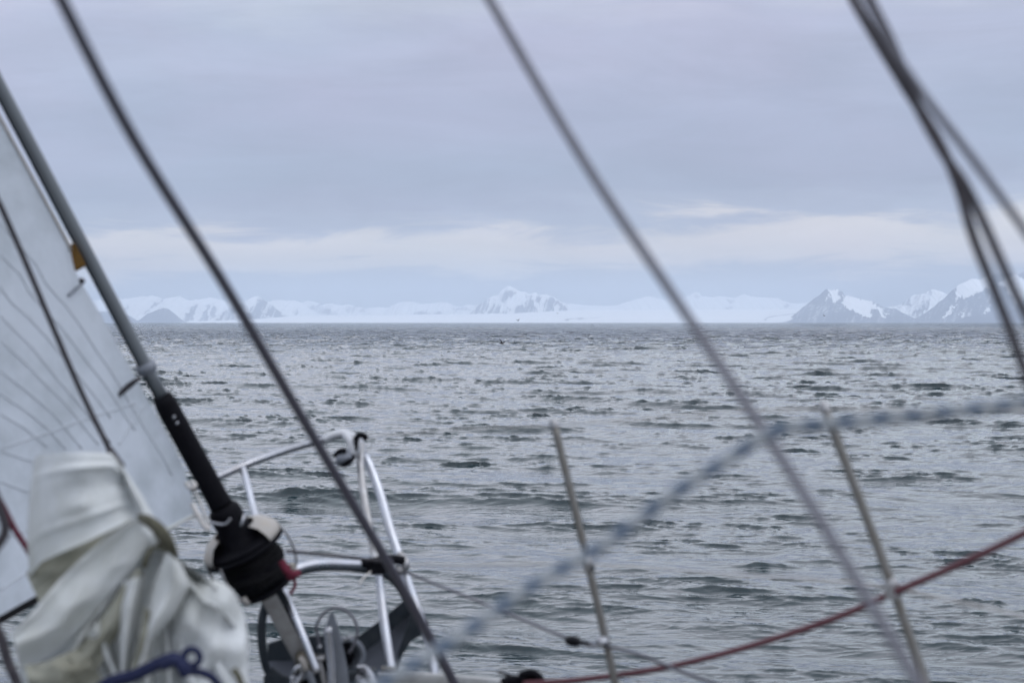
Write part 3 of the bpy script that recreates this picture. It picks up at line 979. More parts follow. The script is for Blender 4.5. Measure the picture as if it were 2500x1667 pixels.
for (px, py) in ((781, 1578), (842, 1559), (853, 1556)):
    part(MB().lathe(P(px, py, 5.58), vn, [(-.006, 0), (-.006, .006), (.004, .0065), (.006, 0)], 12), "bolt", STEEL, br)
part(MB().tube([P(735, 1607, 5.6), P(742, 1615, 5.58), P(747, 1630, 5.58), P(742, 1612, 5.6)], 0.009), "shackle", CREAM, br)
part(MB().tube([P(716, 1645, 5.58), P(722, 1634, 5.57), P(731, 1626, 5.57), P(738, 1640, 5.58), P(728, 1662, 5.58), P(714, 1672, 5.58), P(714, 1650, 5.58)], 0.0065), "shackle", STEEL, br)
part(MB().tube([P(764, 1612, 5.6), P(778, 1608, 5.59), P(792, 1606, 5.59)], 0.007).tube([P(778, 1614, 5.6), P(786, 1640, 5.6), P(795, 1680, 5.6)], 0.008), "shackle", BRUSHED, br)
part(MB().tube([P(742, 1632, 5.6), P(757, 1650, 5.6), P(772, 1690, 5.6)], 0.010).tube([P(722, 1660, 5.6), P(740, 1652, 5.6), P(765, 1645, 5.6)], 0.008), "toggle", GALV, br)
part(MB().box(P(772, 1640, 5.70), (1, 0, 0), (0, 1, 0), (0, 0, 1), 0.055, 0.03, 0.05, 0.01), "chain_locker_pipe", BLACK, br)
part(MB().tube([P(878, 1632, 5.62), P(892, 1634, 5.6), P(903, 1648, 5.58), P(914, 1668, 5.56), P(930, 1690, 5.55)], 0.012, 14).tube([P(872, 1655, 5.62), P(884, 1662, 5.61), P(892, 1676, 5.6)], 0.010), "deck_horn", STEEL, br)
part(MB().box(P(846, 1672, 5.7), (1, .2, 0), (0, 1, 0), (0, 0, 1), 0.09, 0.04, 0.045, 0.01), "roller_frame", SLATE, br)
part(MB().box(P(948, 1632, 5.6), (1, .1, 0), (0, 1, 0), (0, 0, 1), 0.02, 0.015, 0.006, 0.002), "deck_fitting", RUSTY, br)

# dark mooring cleat with line turned on it, at the deck edge
cl = MB().tube([P(1225, 1668, 4.78), P(1250, 1660, 4.78), P(1285, 1662, 4.78), P(1325, 1672, 4.76)], 0.013)
cl.tube([P(1262, 1700, 4.78), P(1260, 1660, 4.78)], 0.012).tube([P(1288, 1700, 4.78), P(1290, 1656, 4.77), P(1300, 1646, 4.77), P(1312, 1652, 4.77)], 0.013)
cl.tube([P(1270, 1648, 4.76), P(1300, 1642, 4.75), P(1320, 1660, 4.75), P(1300, 1690, 4.76)], 0.010)
cl.tube([P(1215, 1638, 4.8), P(1240, 1646, 4.79), P(1262, 1656, 4.78)], 0.004)
cl.build("mooring_cleat", BLACK, boat)

# ------------------------------------------------------------------ anchor on the bow roller
an = empty("anchor", P(830, 1620, 6.1))
tag(an, "dark grey roll-bar anchor stowed on the bow roller below the bow rail", "anchor")
bpy.context.view_layer.update()
nA = (0.0, -1, 0.05)


def flat(pts, D): return [P(x_, y_, D) for x_, y_ in pts]


part(MB().plate(flat([(655, 1570), (700, 1554), (790, 1550), (872, 1554), (930, 1512), (1002, 1452), (1018, 1484), (940, 1552), (872, 1606), (790, 1608), (655, 1612)], 6.08), 0.03, nA), "fluke_rim", SLATE, an)
part(MB().plate(flat([(655, 1606), (790, 1602), (868, 1600), (940, 1546), (1012, 1482), (1008, 1520), (985, 1590), (968, 1640), (960, 1700), (880, 1700), (700, 1700), (664, 1640)], 6.13), 0.014, nA), "fluke", FLUKE, an)
part(MB().plate(flat([(1006, 1482), (1040, 1528), (1036, 1544), (1004, 1564), (982, 1598), (970, 1636), (962, 1640), (972, 1590), (992, 1535)], 6.04), 0.03, nA), "fluke_edge", SLATE, an)
part(MB().plate(flat([(664, 1628), (690, 1648), (742, 1664), (742, 1704), (650, 1704), (644, 1650)], 6.04), 0.03, nA), "fluke_edge", SLATE, an)
bar = MB()
bar.tube([P(668, 1660, 6.2), P(650, 1625, 6.2), P(640, 1570, 6.2), P(640, 1515, 6.2), P(652, 1470, 6.2), P(672, 1436, 6.2)], 0.014, 14)
bar.tube([P(672, 1436, 6.2), P(700, 1412, 6.2), P(740, 1394, 6.19), P(790, 1386, 6.17), P(850, 1386, 6.14), P(905, 1390, 6.12), P(950, 1402, 6.1), P(982, 1432, 6.1), P(1008, 1480, 6.1), P(1030, 1530, 6.08)], lambda s: 0.010 + 0.014 * max(0, (s - 0.45) * 1.8) ** 0.7, 14)
part(bar, "roll_bar", SLATE, an)
part(MB().tube([P(960, 1640, 6.0), P(900, 1690, 5.95), P(840, 1700, 5.9)], 0.02, 10, 6, 0.5), "shank", SLATE, an)

# ------------------------------------------------------------------ forestay with roller furler
A0, A1 = P(392, 962, 5.42), P(752, 1622, 5.66)
AX = (A1 - A0).normalized()
fur = empty("roller_furler", A1)
tag(fur, "aluminium forestay foil with black furling drum leaning up to the left over the bow", "furler")
bpy.context.view_layer.update()
SIDE = AX.cross(Vector((0, 1, 0))).normalized()


def ax(py_):
    """Point on the stay axis at photograph row py_."""
    t = (py_ - 962) / (1622 - 962)
    return A0 + (A1 - A0) * t


top = P(-128, -30, 5.02)
top_far = A0 + (top - A0) * 3.6
fo = MB()
n = 24
for i in range(n):
    a = ax(968).lerp(top, i / n); b = ax(968).lerp(top, (i + 1) / n)
foil_axis = [ax(990) + (top_far - ax(990)) * (i / 40) for i in range(41)]
part(MB().tube(foil_axis, 0.0180, 20, 1, 0.9), "foil", ALU, fur)
part(MB().tube([p + SIDE * -0.0145 + Vector((0, -0.008, 0)) for p in foil_axis], 0.0052, 8, 1), "luff_groove", BLACK, fur)
part(MB().lathe(ax(905), AX, [(-.022, .021), (-.02, .028), (.004, .029), (.012, .022)], 20), "foil_clamp", GALV, fur)
part(MB().lathe(ax(972), AX, [(-.012, 0.014), (-.008, .026), (0.02, .031), (.32, .032), (.34, .034)], 28), "halyard_tube", BLACK, fur)
for dy in (0, 1):
    c = ax(1018 + dy * 14) + Vector((0.006, -0.031, 0.004))
    part(MB().lathe(c, (0, -1, 0), [(-.004, 0), (-.004, .0055), (.002, .005), (.003, 0)], 12), "screw", STEEL, fur)
part(MB().lathe(ax(1236), AX, [(-.012, .033), (0, .044), (.012, .046), (.062, .047), (.080, .052), (.104, .058), (.108, .066), (.116, .068), (.118, .03)], 32), "collar", BLACK, fur)
part(MB().lathe(ax(1322), AX, [(-.010, .03), (-.010, .096), (-.004, .104), (0.002, .104), (.003, .03)], 44), "drum_cover", BLACK, fur)
part(MB().tube([ax(1252) - SIDE * 0.03 + Vector((-.015, -.04, 0)), ax(1268) + Vector((-.01, -.052, 0)), ax(1262) + Vector((.012, -.05, 0.01))], 0.0055, 8), "tack_shackle", STEEL, fur)
part(MB().tube([ax(1275) + Vector((.03, -.046, 0)), ax(1262) + Vector((.046, -.028, 0.02))], 0.006, 8), "shackle_pin", STEEL, fur)
# upper flange: shallow cream dish
dish = [(-.052, .060), (-.050, .070), (-.040, .092), (-.016, .112), (0, .117), (.004, .108)]
front = (Vector((0, -1, 0)) - AX * Vector((0, -1, 0)).dot(AX)).normalized(); lat = AX.cross(front)
a0 = R(48)
V, F, K = [], [], 40
for (s_, r_) in dish:
    for k in range(K + 1):
        a = a0 + (2 * math.pi - 2 * a0) * k / K
        V.append(ax(1322) + AX * s_ + (front * math.cos(a) + lat * math.sin(a)) * r_)
for i_ in range(len(dish) - 1):
    for k in range(K):
        F.append((i_ * (K + 1) + k, i_ * (K + 1) + k + 1, (i_ + 1) * (K + 1) + k + 1, (i_ + 1) * (K + 1) + k))
part(MB().add(V, F), "upper_flange", CREAM, fur)
part(MB().lathe(ax(1322), AX, [(.002, .112), (.0055, .118), (.015, .117), (.017, .08)], 44), "flange_edge", BLACK, fur)
# drum with the wound line
random.seed(7)
part(MB().lathe(ax(1330), AX, [(0.0, .05), (.004, .080), (.05, .082), (.10, .080), (.125, .068), (.13, .03)], 36), "drum", BLACK, fur)
turns = MB()
b1 = Vector((AX.y, -AX.x, 0)).normalized(); b2 = AX.cross(b1)
for k in range(11):
    s0 = 0.012 + k * 0.0092
    ph = random.random() * 6.28
    pts = []
    for j in range(25):
        a = ph + j / 24 * 6.6
        rr_ = 0.081 - 0.0009 * max(0, k - 6) ** 2 + 0.006 * math.sin(a * 2 + k) + 0.003 * math.sin(5 * a)
        pts.append(ax(1330) + AX * (s0 + j / 24 * 0.009 + 0.006 * math.sin(a + ph)) + (b1 * math.cos(a) + b2 * math.sin(a)) * rr_)
    turns.tube(pts, 0.0062, 6, 1)
part(turns, "wound_line", BLACKROPE, fur)
part(MB().lathe(ax(1330), AX, [(.124, .03), (.125, .074), (.130, .080), (.138, .078), (.140, .03)], 40), "lower_flange", BLACK, fur)
# cage: bent wires between the flanges
for a in (-3.05, -0.12, 2.2):
    d = (SIDE * math.cos(a) + AX.cross(SIDE) * math.sin(a))
    part(MB().tube([ax(1322) + AX * 0.006 + d * 0.116, ax(1322) + AX * 0.04 + d * 0.122, ax(1322) + AX * 0.09 + d * 0.118, ax(1322) + AX * 0.135 + d * 0.096, ax(1322) + AX * 0.142 + d * 0.06], 0.0038, 8), "cage_wire", BRUSHED, fur)
    part(MB().lathe(ax(1322) + AX * 0.128 + d * 0.092, AX, [(-.012, 0), (-.012, .008), (.012, .009), (.014, 0)], 12), "cage_foot", CREAM, fur)
# link plates down to the stem
e1, e2 = ax(1432), ax(1622)
part(MB().box((e1 + e2) / 2 + Vector((-.004, -.016, 0)), AX, SIDE, AX.cross(SIDE), (e2 - e1).length / 2, 0.021, 0.004, 0.002), "link_plate", BRUSHED, fur)
part(MB().box((e1 + e2) / 2 + Vector((.004, .018, 0)), AX, SIDE, AX.cross(SIDE), (e2 - e1).length / 2, 0.029, 0.004, 0.002), "link_plate", SLATE, fur)
part(MB().tube([ax(1425), ax(1600)], 0.014, 16, 1), "turnbuckle", GALV, fur)
part(MB().lathe(ax(1598) + Vector((-.002, -.032, 0)), (0.05, -1, 0.1), [(-.02, 0), (-.02, .015), (0, .016), (.004, .010), (.005, 0)], 20), "clevis_pin", RUSTY, fur)
part(MB().lathe(ax(1612), AX, [(-.02, .028), (0, .034), (.03, .034), (.045, .02)], 24), "toggle", RUSTY, fur)
# crimson lashing on the drum
part(MB().tube([P(688, 1370, 5.48), P(700, 1392, 5.47), P(716, 1402, 5.48), P(728, 1398, 5.5)], 0.011, 12).tube([P(700, 1378, 5.48), P(705, 1404, 5.48), P(716, 1412, 5.48)], 0.009, 12)
     .tube([P(716, 1405, 5.5), P(720, 1428, 5.5), P(708, 1450, 5.5)], 0.005, 8), "lashing", CRIMSON, fur)

# ------------------------------------------------------------------ headsail
LUFF = [(-120, 40), (0, 285), (66, 408), (120, 508), (170, 602), (180, 655), (208, 706), (246, 768), (286, 842), (329, 912), (362, 975), (395, 1032), (430, 1098), (458, 1165), (478, 1256)]


LUFF = [(-2000, -3700)] + LUFF
hA, hT = (A0 - CP).dot(CU) * FPX, (top - CP).dot(CU) * FPX
dA, dT = (A0 - CP).dot(CF), (top - CP).dot(CF)


def foil_depth(y):
    """Distance of the straight foil where it is seen at photograph row y."""
    t = ((833.5 - y) * dA - hA) / ((hT - hA) - (833.5 - y) * (dT - dA))
    return dA + t * (dT - dA)


def sail_point(u, v):
    """u 0 at the luff .. 1 aft, v 0 at the foot .. 1 aloft."""
    yy = 1256 - 3900 * v
    xl = np.interp(yy, [p[1] for p in LUFF], [p[0] for p in LUFF])
    if yy < 40: xl = -120 - (40 - yy) * 0.4975
    Dl = foil_depth(yy) - 0.06
    a = P(xl, yy, Dl)
    b = P(xl - 1500, yy + 848, Dl - 1.6)
    p = a.lerp(b, u)
    vv = min(1.3, v * 3.2)
    belly = 0.16 * math.sin(math.pi * min(1, u * 0.9 + 0.02)) * (0.35 + vv) + 0.012 * math.sin(29 * v + 7 * u)
    return p + Vector((-0.3, 0.9, 0.1)).normalized() * belly


V, F = [], []
NU, NV = 60, 150
for j in range(NV + 1):
    for i in range(NU + 1):
        V.append(sail_point((i / NU) ** 1.15, j / NV))
for j in range(NV):
    for i in range(NU):
        F.append((j * (NU + 1) + i, j * (NU + 1) + i + 1, (j + 1) * (NU + 1) + i + 1, (j + 1) * (NU + 1) + i))
jib = empty("headsail", P(470, 1250, 5.4))
tag(jib, "translucent grey-white headsail set on the forestay along the left edge of the picture", "sail")
bpy.context.view_layer.update()
sc_ = MB().add(V, F)
part(sc_, "sailcloth", SAIL, jib)


def sline(uv, r, name, m, n=10, lift=0.006):
    pts = []
    for a, b in zip(uv[:-1], uv[1:]):
        for k in range(n):
            t = k / n
            pts.append(sail_point(a[0] + (b[0] - a[0]) * t, a[1] + (b[1] - a[1]) * t) + Vector((0.3, -0.9, 0)).normalized() * lift)
    pts.append(sail_point(*uv[-1]) + Vector((0.3, -0.9, 0)).normalized() * lift)
    return part(MB().tube(pts, r, 6, 1, cap=True), name, m, jib)


def uv_of(px, py):
    """Sail parameters of the point seen at (px, py) in the photograph, by search."""
    best = (1e9, 0, 0)
    u0, v0, s = 0.3, 0.15, 0.3
    for it in range(9):
        for du in np.linspace(-s, s, 9):
            for dv in np.linspace(-s, s, 9):
                u, v = min(1, max(0, u0 + du)), min(1, max(0, v0 + dv))
                q = sail_point(u, v) - CP
                D = q.dot(CF); x = 1250 + FPX * q.dot(CR) / D; y = 833.5 - FPX * q.dot(CU) / D
                e = (x - px) ** 2 + (y - py) ** 2
                if e < best[0]: best = (e, u, v)
        u0, v0 = best[1], best[2]; s *= 0.45
    return best[1], best[2]


# radial seams, cross seams and tapes
for ln in ([(0, 620), (60, 690), (150, 800), (250, 930), (330, 1050)], [(0, 770), (80, 850), (170, 960), (270, 1080)],
           [(0, 905), (60, 950), (130, 1010), (200, 1095)], [(0, 1010), (60, 1045), (115, 1090)], [(0, 1095), (110, 1058), (210, 1022), (330, 985)],
           [(0, 1175), (40, 1190), (80, 1205)], [(0, 1100), (60, 1120), (100, 1130)], [(0, 1440), (60, 1400), (110, 1365)], [(0, 700), (70, 775), (170, 890), (270, 1020)], [(0, 830), (70, 895), (160, 985), (240, 1085)],
           [(0, 545), (70, 625), (160, 745), (260, 890), (350, 1040), (420, 1160)], [(20, 1310), (70, 1295), (110, 1280)],
           [(0, 960), (60, 1000), (120, 1050), (160, 1095)]):
    sline([uv_of(*p) for p in ln], 0.0022, "seam", THREAD, 6, 0.0005)
sline([uv_of(352, 985), uv_of(318, 1040), uv_of(290, 1085)], 0.0022, "seam", THREAD, 6, 0.0008)
sline([(0.0, v_) for v_ in np.linspace(0.95, 0.165, 40)], 0.0045, "luff_tape", CREAM, 4, 0.004)
# short dark batten ends, ochre luff slide
sline([uv_of(166, 722), uv_of(184, 706), uv_of(200, 692)], 0.0042, "batten_end", GALV, 4, 0.008)
part(MB().tube([P(286, 968, 5.30), P(305, 950, 5.30), P(322, 936, 5.30), P(342, 922, 5.30)], lambda s: 0.004 + 0.004 * math.sin(math.pi * s), 8), "batten_end", DARKLINE, jib)
part(MB().tube([P(196, 690, 5.2), P(204, 682, 5.2)], 0.008, 8, 2), "batten_end", DARKLINE, jib)
pc = P(183, 628, 5.24)
part(MB().box(pc, P(190, 655, 5.19) - P(162, 600, 5.17), (1, 0, 0.5), (0, 1, 0), 0.031, 0.0125, 0.008, 0.003), "luff_slide", OCHRE, jib)
# foot line and its lashing at the tack
foot = [sail_point(t, 0.0) + Vector((0, -0.004, 0)) for t in np.linspace(0.0, 0.6, 30)]
part(MB().tube(foot, 0.0055, 8, 1), "foot_tape", CANVAS, jib)
foot2 = [sail_point(t, 0.0) + Vector((0, -0.012, -0.003)) for t in np.linspace(0.245, 0.6, 26)]
part(MB().tube(foot2, 0.010, 8, 1), "foot_line", BLACKROPE, jib)
part(MB().tube([P(470, 1232, 5.25), P(482, 1255, 5.22), P(500, 1285, 5.2), P(512, 1290, 5.2)], 0.007, 8)
     .tube([P(512, 1290, 5.2), P(490, 1230, 5.2), P(476, 1200, 5.2)], 0.003, 6).tube([P(455, 1180, 5.25), P(466, 1192, 5.2), P(476, 1184, 5.2), P(468, 1176, 5.22)], 0.006, 8), "tack_lashing", LIFELINE, jib)

# ------------------------------------------------------------------ stays, wires and running lines
def single(name, mb, m, label, cat, group=None):
    o = mb.build(name, m)
    tag(o, label, cat, group)
    return o


single("inner_stay", MB().tube(runon([P(110, -90, 1.95), P(150, 0, 2.0), P(330, 345, 2.3), P(545, 690, 2.8), P(700, 955, 3.3), P(850, 1210, 3.85), P(945, 1370, 4.25), P(1030, 1520, 4.6), P(1112, 1672, 4.95), P(1160, 1760, 5.15)], 3, 0),
       lambda q: 0.0060 + 0.0060 * max(0.0, q - 0.45) / 0.55, 12), STAYC, "thick dark stay crossing from the top left down in front of the bow rail", "stay")
single("shroud_wire", MB().tube(runon([P(1150, -90, 2.22), P(1195, 0, 2.2), P(1430, 400, 2.12), P(1660, 745, 2.04), P(1872, 1062, 1.94), P(2000, 1265, 1.88), P(2130, 1480, 1.80), P(2262, 1700, 1.74), P(2360, 1860, 1.7)], 3, 1.3),
       0.0052, 12), WIRE, "thin grey wire running from the top centre down to the foot of the right stanchion", "stay")
single("running_line", MB().tube(runon([P(2060, -50, 2.40), P(2086, 5, 2.38), P(2150, 115, 2.34), P(2222, 232, 2.30), P(2290, 340, 2.27), P(2338, 450, 2.24), P(2375, 574, 2.22), P(2420, 689, 2.2), P(2460, 790, 2.18), P(2502, 905, 2.15), P(2560, 1050, 2.1)], 2.5, 0.9),
       0.0060, 12), DARKLINE, "dark sagging rope, lowest of the bundle of lines at the top right", "rope", "lines crossing the top right corner")
single("running_line", MB().tube(runon([P(2108, -50, 2.30), P(2128, 5, 2.28), P(2166, 82, 2.26), P(2200, 160, 2.24), P(2240, 260, 2.22), P(2300, 370, 2.2), P(2356, 452, 2.18), P(2402, 545, 2.16), P(2440, 630, 2.14), P(2476, 710, 2.12), P(2520, 800, 2.1)], 2.5, 0.9),
       0.0056, 12), DARKLINE, "middle rope of the bundle at the top right, reddish brown lower down", "rope", "lines crossing the top right corner")
single("running_line", MB().tube(runon([P(2080, -60, 2.0), P(2118, 5, 2.0), P(2172, 110, 2.0), P(2240, 212, 2.0), P(2300, 292, 2.0), P(2358, 366, 2.0), P(2422, 452, 2.0), P(2500, 560, 2.0), P(2580, 680, 2.0)], 2.5, 0.9),
       0.0044, 12), WIRE, "paler grey rope, uppermost of the bundle at the right edge", "rope", "lines crossing the top right corner")
single("deck_line", MB().tube(runon([P(-60, 380, 4.35), P(0, 500, 4.36), P(60, 635, 4.38), P(130, 800, 4.4), P(200, 960, 4.42), P(268, 1098, 4.42)], 4, 0),
       0.0062, 10).tube([P(268, 1098, 4.42), P(276, 1112, 4.4), P(298, 1138, 4.38)], lambda s: 0.0105 - 0.004 * abs(s - .4), 10), DARKLINE, "dark line hanging in front of the headsail with a fitting at its lower end", "rope")
single("mooring_rope", MB().tube(runon([P(2700, 940, 1.881), P(2500, 982, 1.806), P(2360, 1000, 1.774), P(2180, 1020, 1.741), P(2010, 1036, 1.720), P(1930, 1044, 1.709), P(1872, 1062, 1.704), P(1790, 1112, 1.699), P(1640, 1208, 1.678), P(1480, 1325, 1.655),
                                  P(1300, 1428, 1.613), P(1140, 1540, 1.570), P(980, 1640, 1.526), P(800, 1730, 1.462)], 1.2, 0.5), 0.0056, 14), BLUEWHITE,
       "blue and white flecked rope curving from the bow up to the right edge", "rope")
single("furling_line", MB().tube([P(700, 1345, 5.45), P(800, 1354, 5.55), P(900, 1366, 5.68), P(960, 1374, 5.75)], 0.0045, 10), DARKLINE,
       "thin dark line running level from the furling drum to the bow rail", "rope")
single("red_sheet", MB().tube(runon([P(1280, 1668, 4.74), P(1400, 1660, 4.6), P(1560, 1640, 4.4), P(1700, 1612, 4.2), P(1880, 1562, 3.98), P(2050, 1504, 3.78), P(2182, 1446, 3.60), P(2330, 1382, 3.4), P(2500, 1302, 3.15), P(2720, 1180, 2.85)], 0, 1.5),
       0.0066, 12), REDROPE, "faded red rope running from the deck edge past the right stanchion to the right edge", "rope")
single("crimson_sheet", MB().tube(runon([P(-60, 1120, 3.9), P(0, 1222, 3.95), P(35, 1290, 3.98), P(70, 1345, 4.0), P(110, 1420, 4.05)], 4.5, 0.3), 0.0062, 10), CRIMSON,
       "bright crimson rope at the left edge beside the bundled sail", "rope")
single("dark_rope", MB().tube([P(-20, 1190, 3.2), P(0, 1240, 3.2), P(12, 1300, 3.2), P(-30, 1360, 3.2)], 0.008, 10), DARKLINE,
       "short dark rope end at the left edge under the crimson rope", "rope")
single("dark_rope", MB().tube(runon([P(-25, 1500, 3.5), P(4, 1560, 3.5), P(18, 1610, 3.5), P(42, 1667, 3.5), P(70, 1740, 3.5)], 0, 0.5), 0.0095, 10), DARKLINE,
       "dark rope in the bottom left corner below the foot of the headsail", "rope")
single("rope_end", MB().tube([P(568, 1632, 3.4), P(582, 1650, 3.4), P(600, 1700, 3.4)], 0.0065, 10), KHAKI,
       "brown rope end hanging off the right side of the bundled sail at the bottom", "rope")
single("short_lanyard", MB().tube([P(905, 1395, 5.7), P(890, 1408, 5.68), P(876, 1424, 5.66)], 0.003, 8), LIFELINE,
       "short pale cord end dangling below the bow rail joint", "cord")

# ------------------------------------------------------------------ bundled staysail lashed on the foredeck
bag = empty("bundled_sail", P(320, 1700, 3.75))
tag(bag, "white sail flaked and bunched up on the foredeck, stained beige inside, tied with navy line", "sail")
bpy.context.view_layer.update()


def cloth_grid(fn, nu, nv, name, m, thick=0.0015):
    V, F = [], []
    for j in range(nv + 1):
        for i in range(nu + 1):
            V.append(fn(i / nu, j / nv))
    for j in range(nv):
        for i in range(nu):
            F.append((j * (nu + 1) + i, j * (nu + 1) + i + 1, (j + 1) * (nu + 1) + i + 1, (j + 1) * (nu + 1) + i))
    return part(MB().add(V, F), name, m, bag)


def lerp2(a, b, t): return (a[0] + (b[0] - a[0]) * t, a[1] + (b[1] - a[1]) * t)


def edge(poly, t):
    """Point at fraction t along a polyline of (px, py)."""
    L = [0]
    for a, b in zip(poly[:-1], poly[1:]): L.append(L[-1] + math.hypot(b[0] - a[0], b[1] - a[1]))
    return (float(np.interp(t * L[-1], L, [p[0] for p in poly])), float(np.interp(t * L[-1], L, [p[1] for p in poly])))


def n1(x, y, s=0): return float(vnoise(np.array(x + 13.7 + s), np.array(y + 7.7 + s))) - 0.5


# upper fold: a half-rolled sleeve, open below
TOP_ = [(84, 1118), (100, 1108), (150, 1104), (220, 1104), (272, 1106), (300, 1138)]
BOT_ = [(72, 1408), (100, 1372), (150, 1348), (220, 1318), (290, 1284), (345, 1252)]
def sleeve(u, v):
    a, b = edge(TOP_, u), edge(BOT_, u)
    p = lerp2(a, b, v)
    x = p[0] - 10 * math.sin(math.pi * v) * (1 - u)
    dep = 3.86 - 0.14 * math.sin(math.pi * min(1, u * 0.93 + 0.03)) ** 0.8 + 0.10 * (1 - u) ** 6
    dep += 0.010 * math.sin(v * 16 + 2.2 * u) * (1 - v * .5) + 0.02 * n1(u * 5, v * 6)
    # seam ridges and a lip rolling outward at the hem
    dep -= 0.020 * math.exp(-((v - 0.20 + .03 * math.sin(3 * u)) / 0.035) ** 2) + 0.016 * math.exp(-((v - 0.74) / 0.04) ** 2) + 0.010 * math.exp(-((v - 0.05) / 0.03) ** 2) + 0.020 * math.exp(-((v - 1.0) / 0.05) ** 2)
    return P(x, p[1], dep)
cloth_grid(sleeve, 40, 40, "upper_fold", CANVAS)
# right-hand shoulder of the sleeve running down to the gather
SH0 = [(296, 1132), (318, 1165), (345, 1205), (376, 1262), (398, 1300)]
SH1 = [(268, 1110), (290, 1160), (318, 1215), (340, 1262), (352, 1300)]
cloth_grid(lambda u, v: P(*lerp2(edge(SH1, v), edge(SH0, v), u), 3.77 + 0.05 * u + 0.03 * math.sin(u * 6 + v * 3) + 0.02 * n1(u * 4, v * 6, 2)), 14, 24, "shoulder_fold", CANVAS)
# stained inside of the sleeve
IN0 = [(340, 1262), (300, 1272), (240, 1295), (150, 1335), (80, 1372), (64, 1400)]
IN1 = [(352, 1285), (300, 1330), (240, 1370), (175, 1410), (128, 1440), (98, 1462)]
cloth_grid(lambda u, v: P(*lerp2(edge(IN0, u), (edge(IN1, u)[0] + 6, edge(IN1, u)[1] + 26), v), 3.93 - 0.05 * v + 0.02 * n1(u * 5, v * 4, 5)), 30, 14, "stain_and_crease_shade", LINING_AND_CREASE)
# broad flap folded diagonally down to the left
FL0 = [(352, 1262), (318, 1268), (250, 1318), (190, 1370), (140, 1420), (90, 1480), (30, 1545)]
FL1 = [(368, 1330), (330, 1400), (270, 1475), (215, 1545), (165, 1588), (110, 1618), (52, 1640)]
def flap(u, v):
    p = lerp2(edge(FL0, u), edge(FL1, u), v)
    dep = 3.66 + 0.06 * (v - 0.3) ** 2 - 0.03 * math.exp(-(v / 0.12) ** 2) + 0.09 * max(0, v - 0.86) / 0.14
    dep += 0.030 * math.sin(v * 5.0 + 3.0 * u) * u + 0.03 * n1(u * 4, v * 3, 9) + 0.022 * abs(n1(u * 4 - v * 3, v * 3 + u * 4, 4))
    return P(p[0], p[1], dep)
cloth_grid(flap, 44, 26, "diagonal_flap", CANVAS)
# bunched heap below: pleats fanning out from the gather
G = (362, 1308)
SIL = [(60, 1600), (46, 1640), (80, 1740), (140, 1900), (300, 2000), (480, 1960), (590, 1850), (612, 1720), (604, 1640), (606, 1560), (598, 1500), (572, 1462), (520, 1430), (470, 1402), (430, 1362), (396, 1312)]
def heap(u, v):
    q = edge(SIL, u)
    r = v ** 0.85
    x = G[0] + (q[0] - G[0]) * r; y = G[1] + (q[1] - G[1]) * r
    edge_fall = max(0.0, v - 0.80) / 0.20
    dep = 3.80 - 0.17 * math.sin(math.pi * min(1, v * 0.75 + 0.05)) * (0.55 + 0.45 * math.sin(math.pi * u)) + 0.16 * edge_fall ** 2
    # pleats: sharp-crested folds in fan direction, wandering
    w = u * 13 + 1.3 * n1(u * 6, v * 3, 1) * 3 + 1.4 * v
    tri = 1 - abs(((w) % 2) - 1)
    w2 = u * 31 + 3.5 * n1(u * 7, v * 4, 3)
    tri2 = 1 - abs((w2 % 2) - 1)
    amp = 0.075 * min(1, v * 2.2) * (1 - 0.5 * edge_fall)
    dep += amp * 1.35 * (0.5 - tri ** 1.25) + 0.030 * (0.5 - tri2) * min(1, v * 2) + 0.05 * n1(u * 5, v * 4, 8)
    dep += 0.035 * abs(n1(u * 9 + v * 5, v * 7 - u * 4, 14))
    return P(x, y, dep)
cloth_grid(heap, 190, 60, "bunched_folds", CANVAS)
# round puff on the right shoulder of the heap
pf = []
def puff(u, v):
    a = u * 2 * math.pi; r = math.sin(math.pi * 0.5 * v)
    x = 508 + (92 + 8 * math.sin(3 * a)) * r * math.cos(a) - 20 * r * math.sin(a) * (r * math.cos(a)); y = 1565 + 150 * r * math.sin(a)
    dep = 3.67 - 0.055 * math.cos(math.pi * 0.5 * v) + 0.05 * abs(((r * math.cos(a) * 0.9 + r * math.sin(a) * 0.55 + 0.35) % 0.9) - 0.45) ** 1.2 + 0.045 * n1(3 + 1.5 * r * math.cos(a), 2.5 * r * math.sin(a), 6)
    return P(x, y, dep)
cloth_grid(puff, 56, 22, "puffed_fold", CANVAS)
for (e0, e1, d, s) in (([(405, 1345), (378, 1420), (352, 1500), (345, 1560), (318, 1640)], [(440, 1372), (470, 1430), (430, 1500), (372, 1560), (350, 1640)], 3.60, 1),
                       ([(300, 1420), (286, 1480), (282, 1560), (290, 1650)], [(352, 1400), (345, 1470), (330, 1560), (310, 1650)], 3.63, 3),
                       ([(200, 1560), (230, 1600), (260, 1640), (280, 1680)], [(262, 1490), (272, 1560), (292, 1620), (310, 1680)], 3.66, 5)):
    cloth_grid(lambda u, v: P(*lerp2(edge(e0, v), edge(e1, v), u), d - 0.05 * math.sin(math.pi * u) + 0.10 * abs(u - .5) ** 1.5 + 0.03 * n1(u * 3, v * 4, s)), 14, 26, "loose_fold", CANVAS)
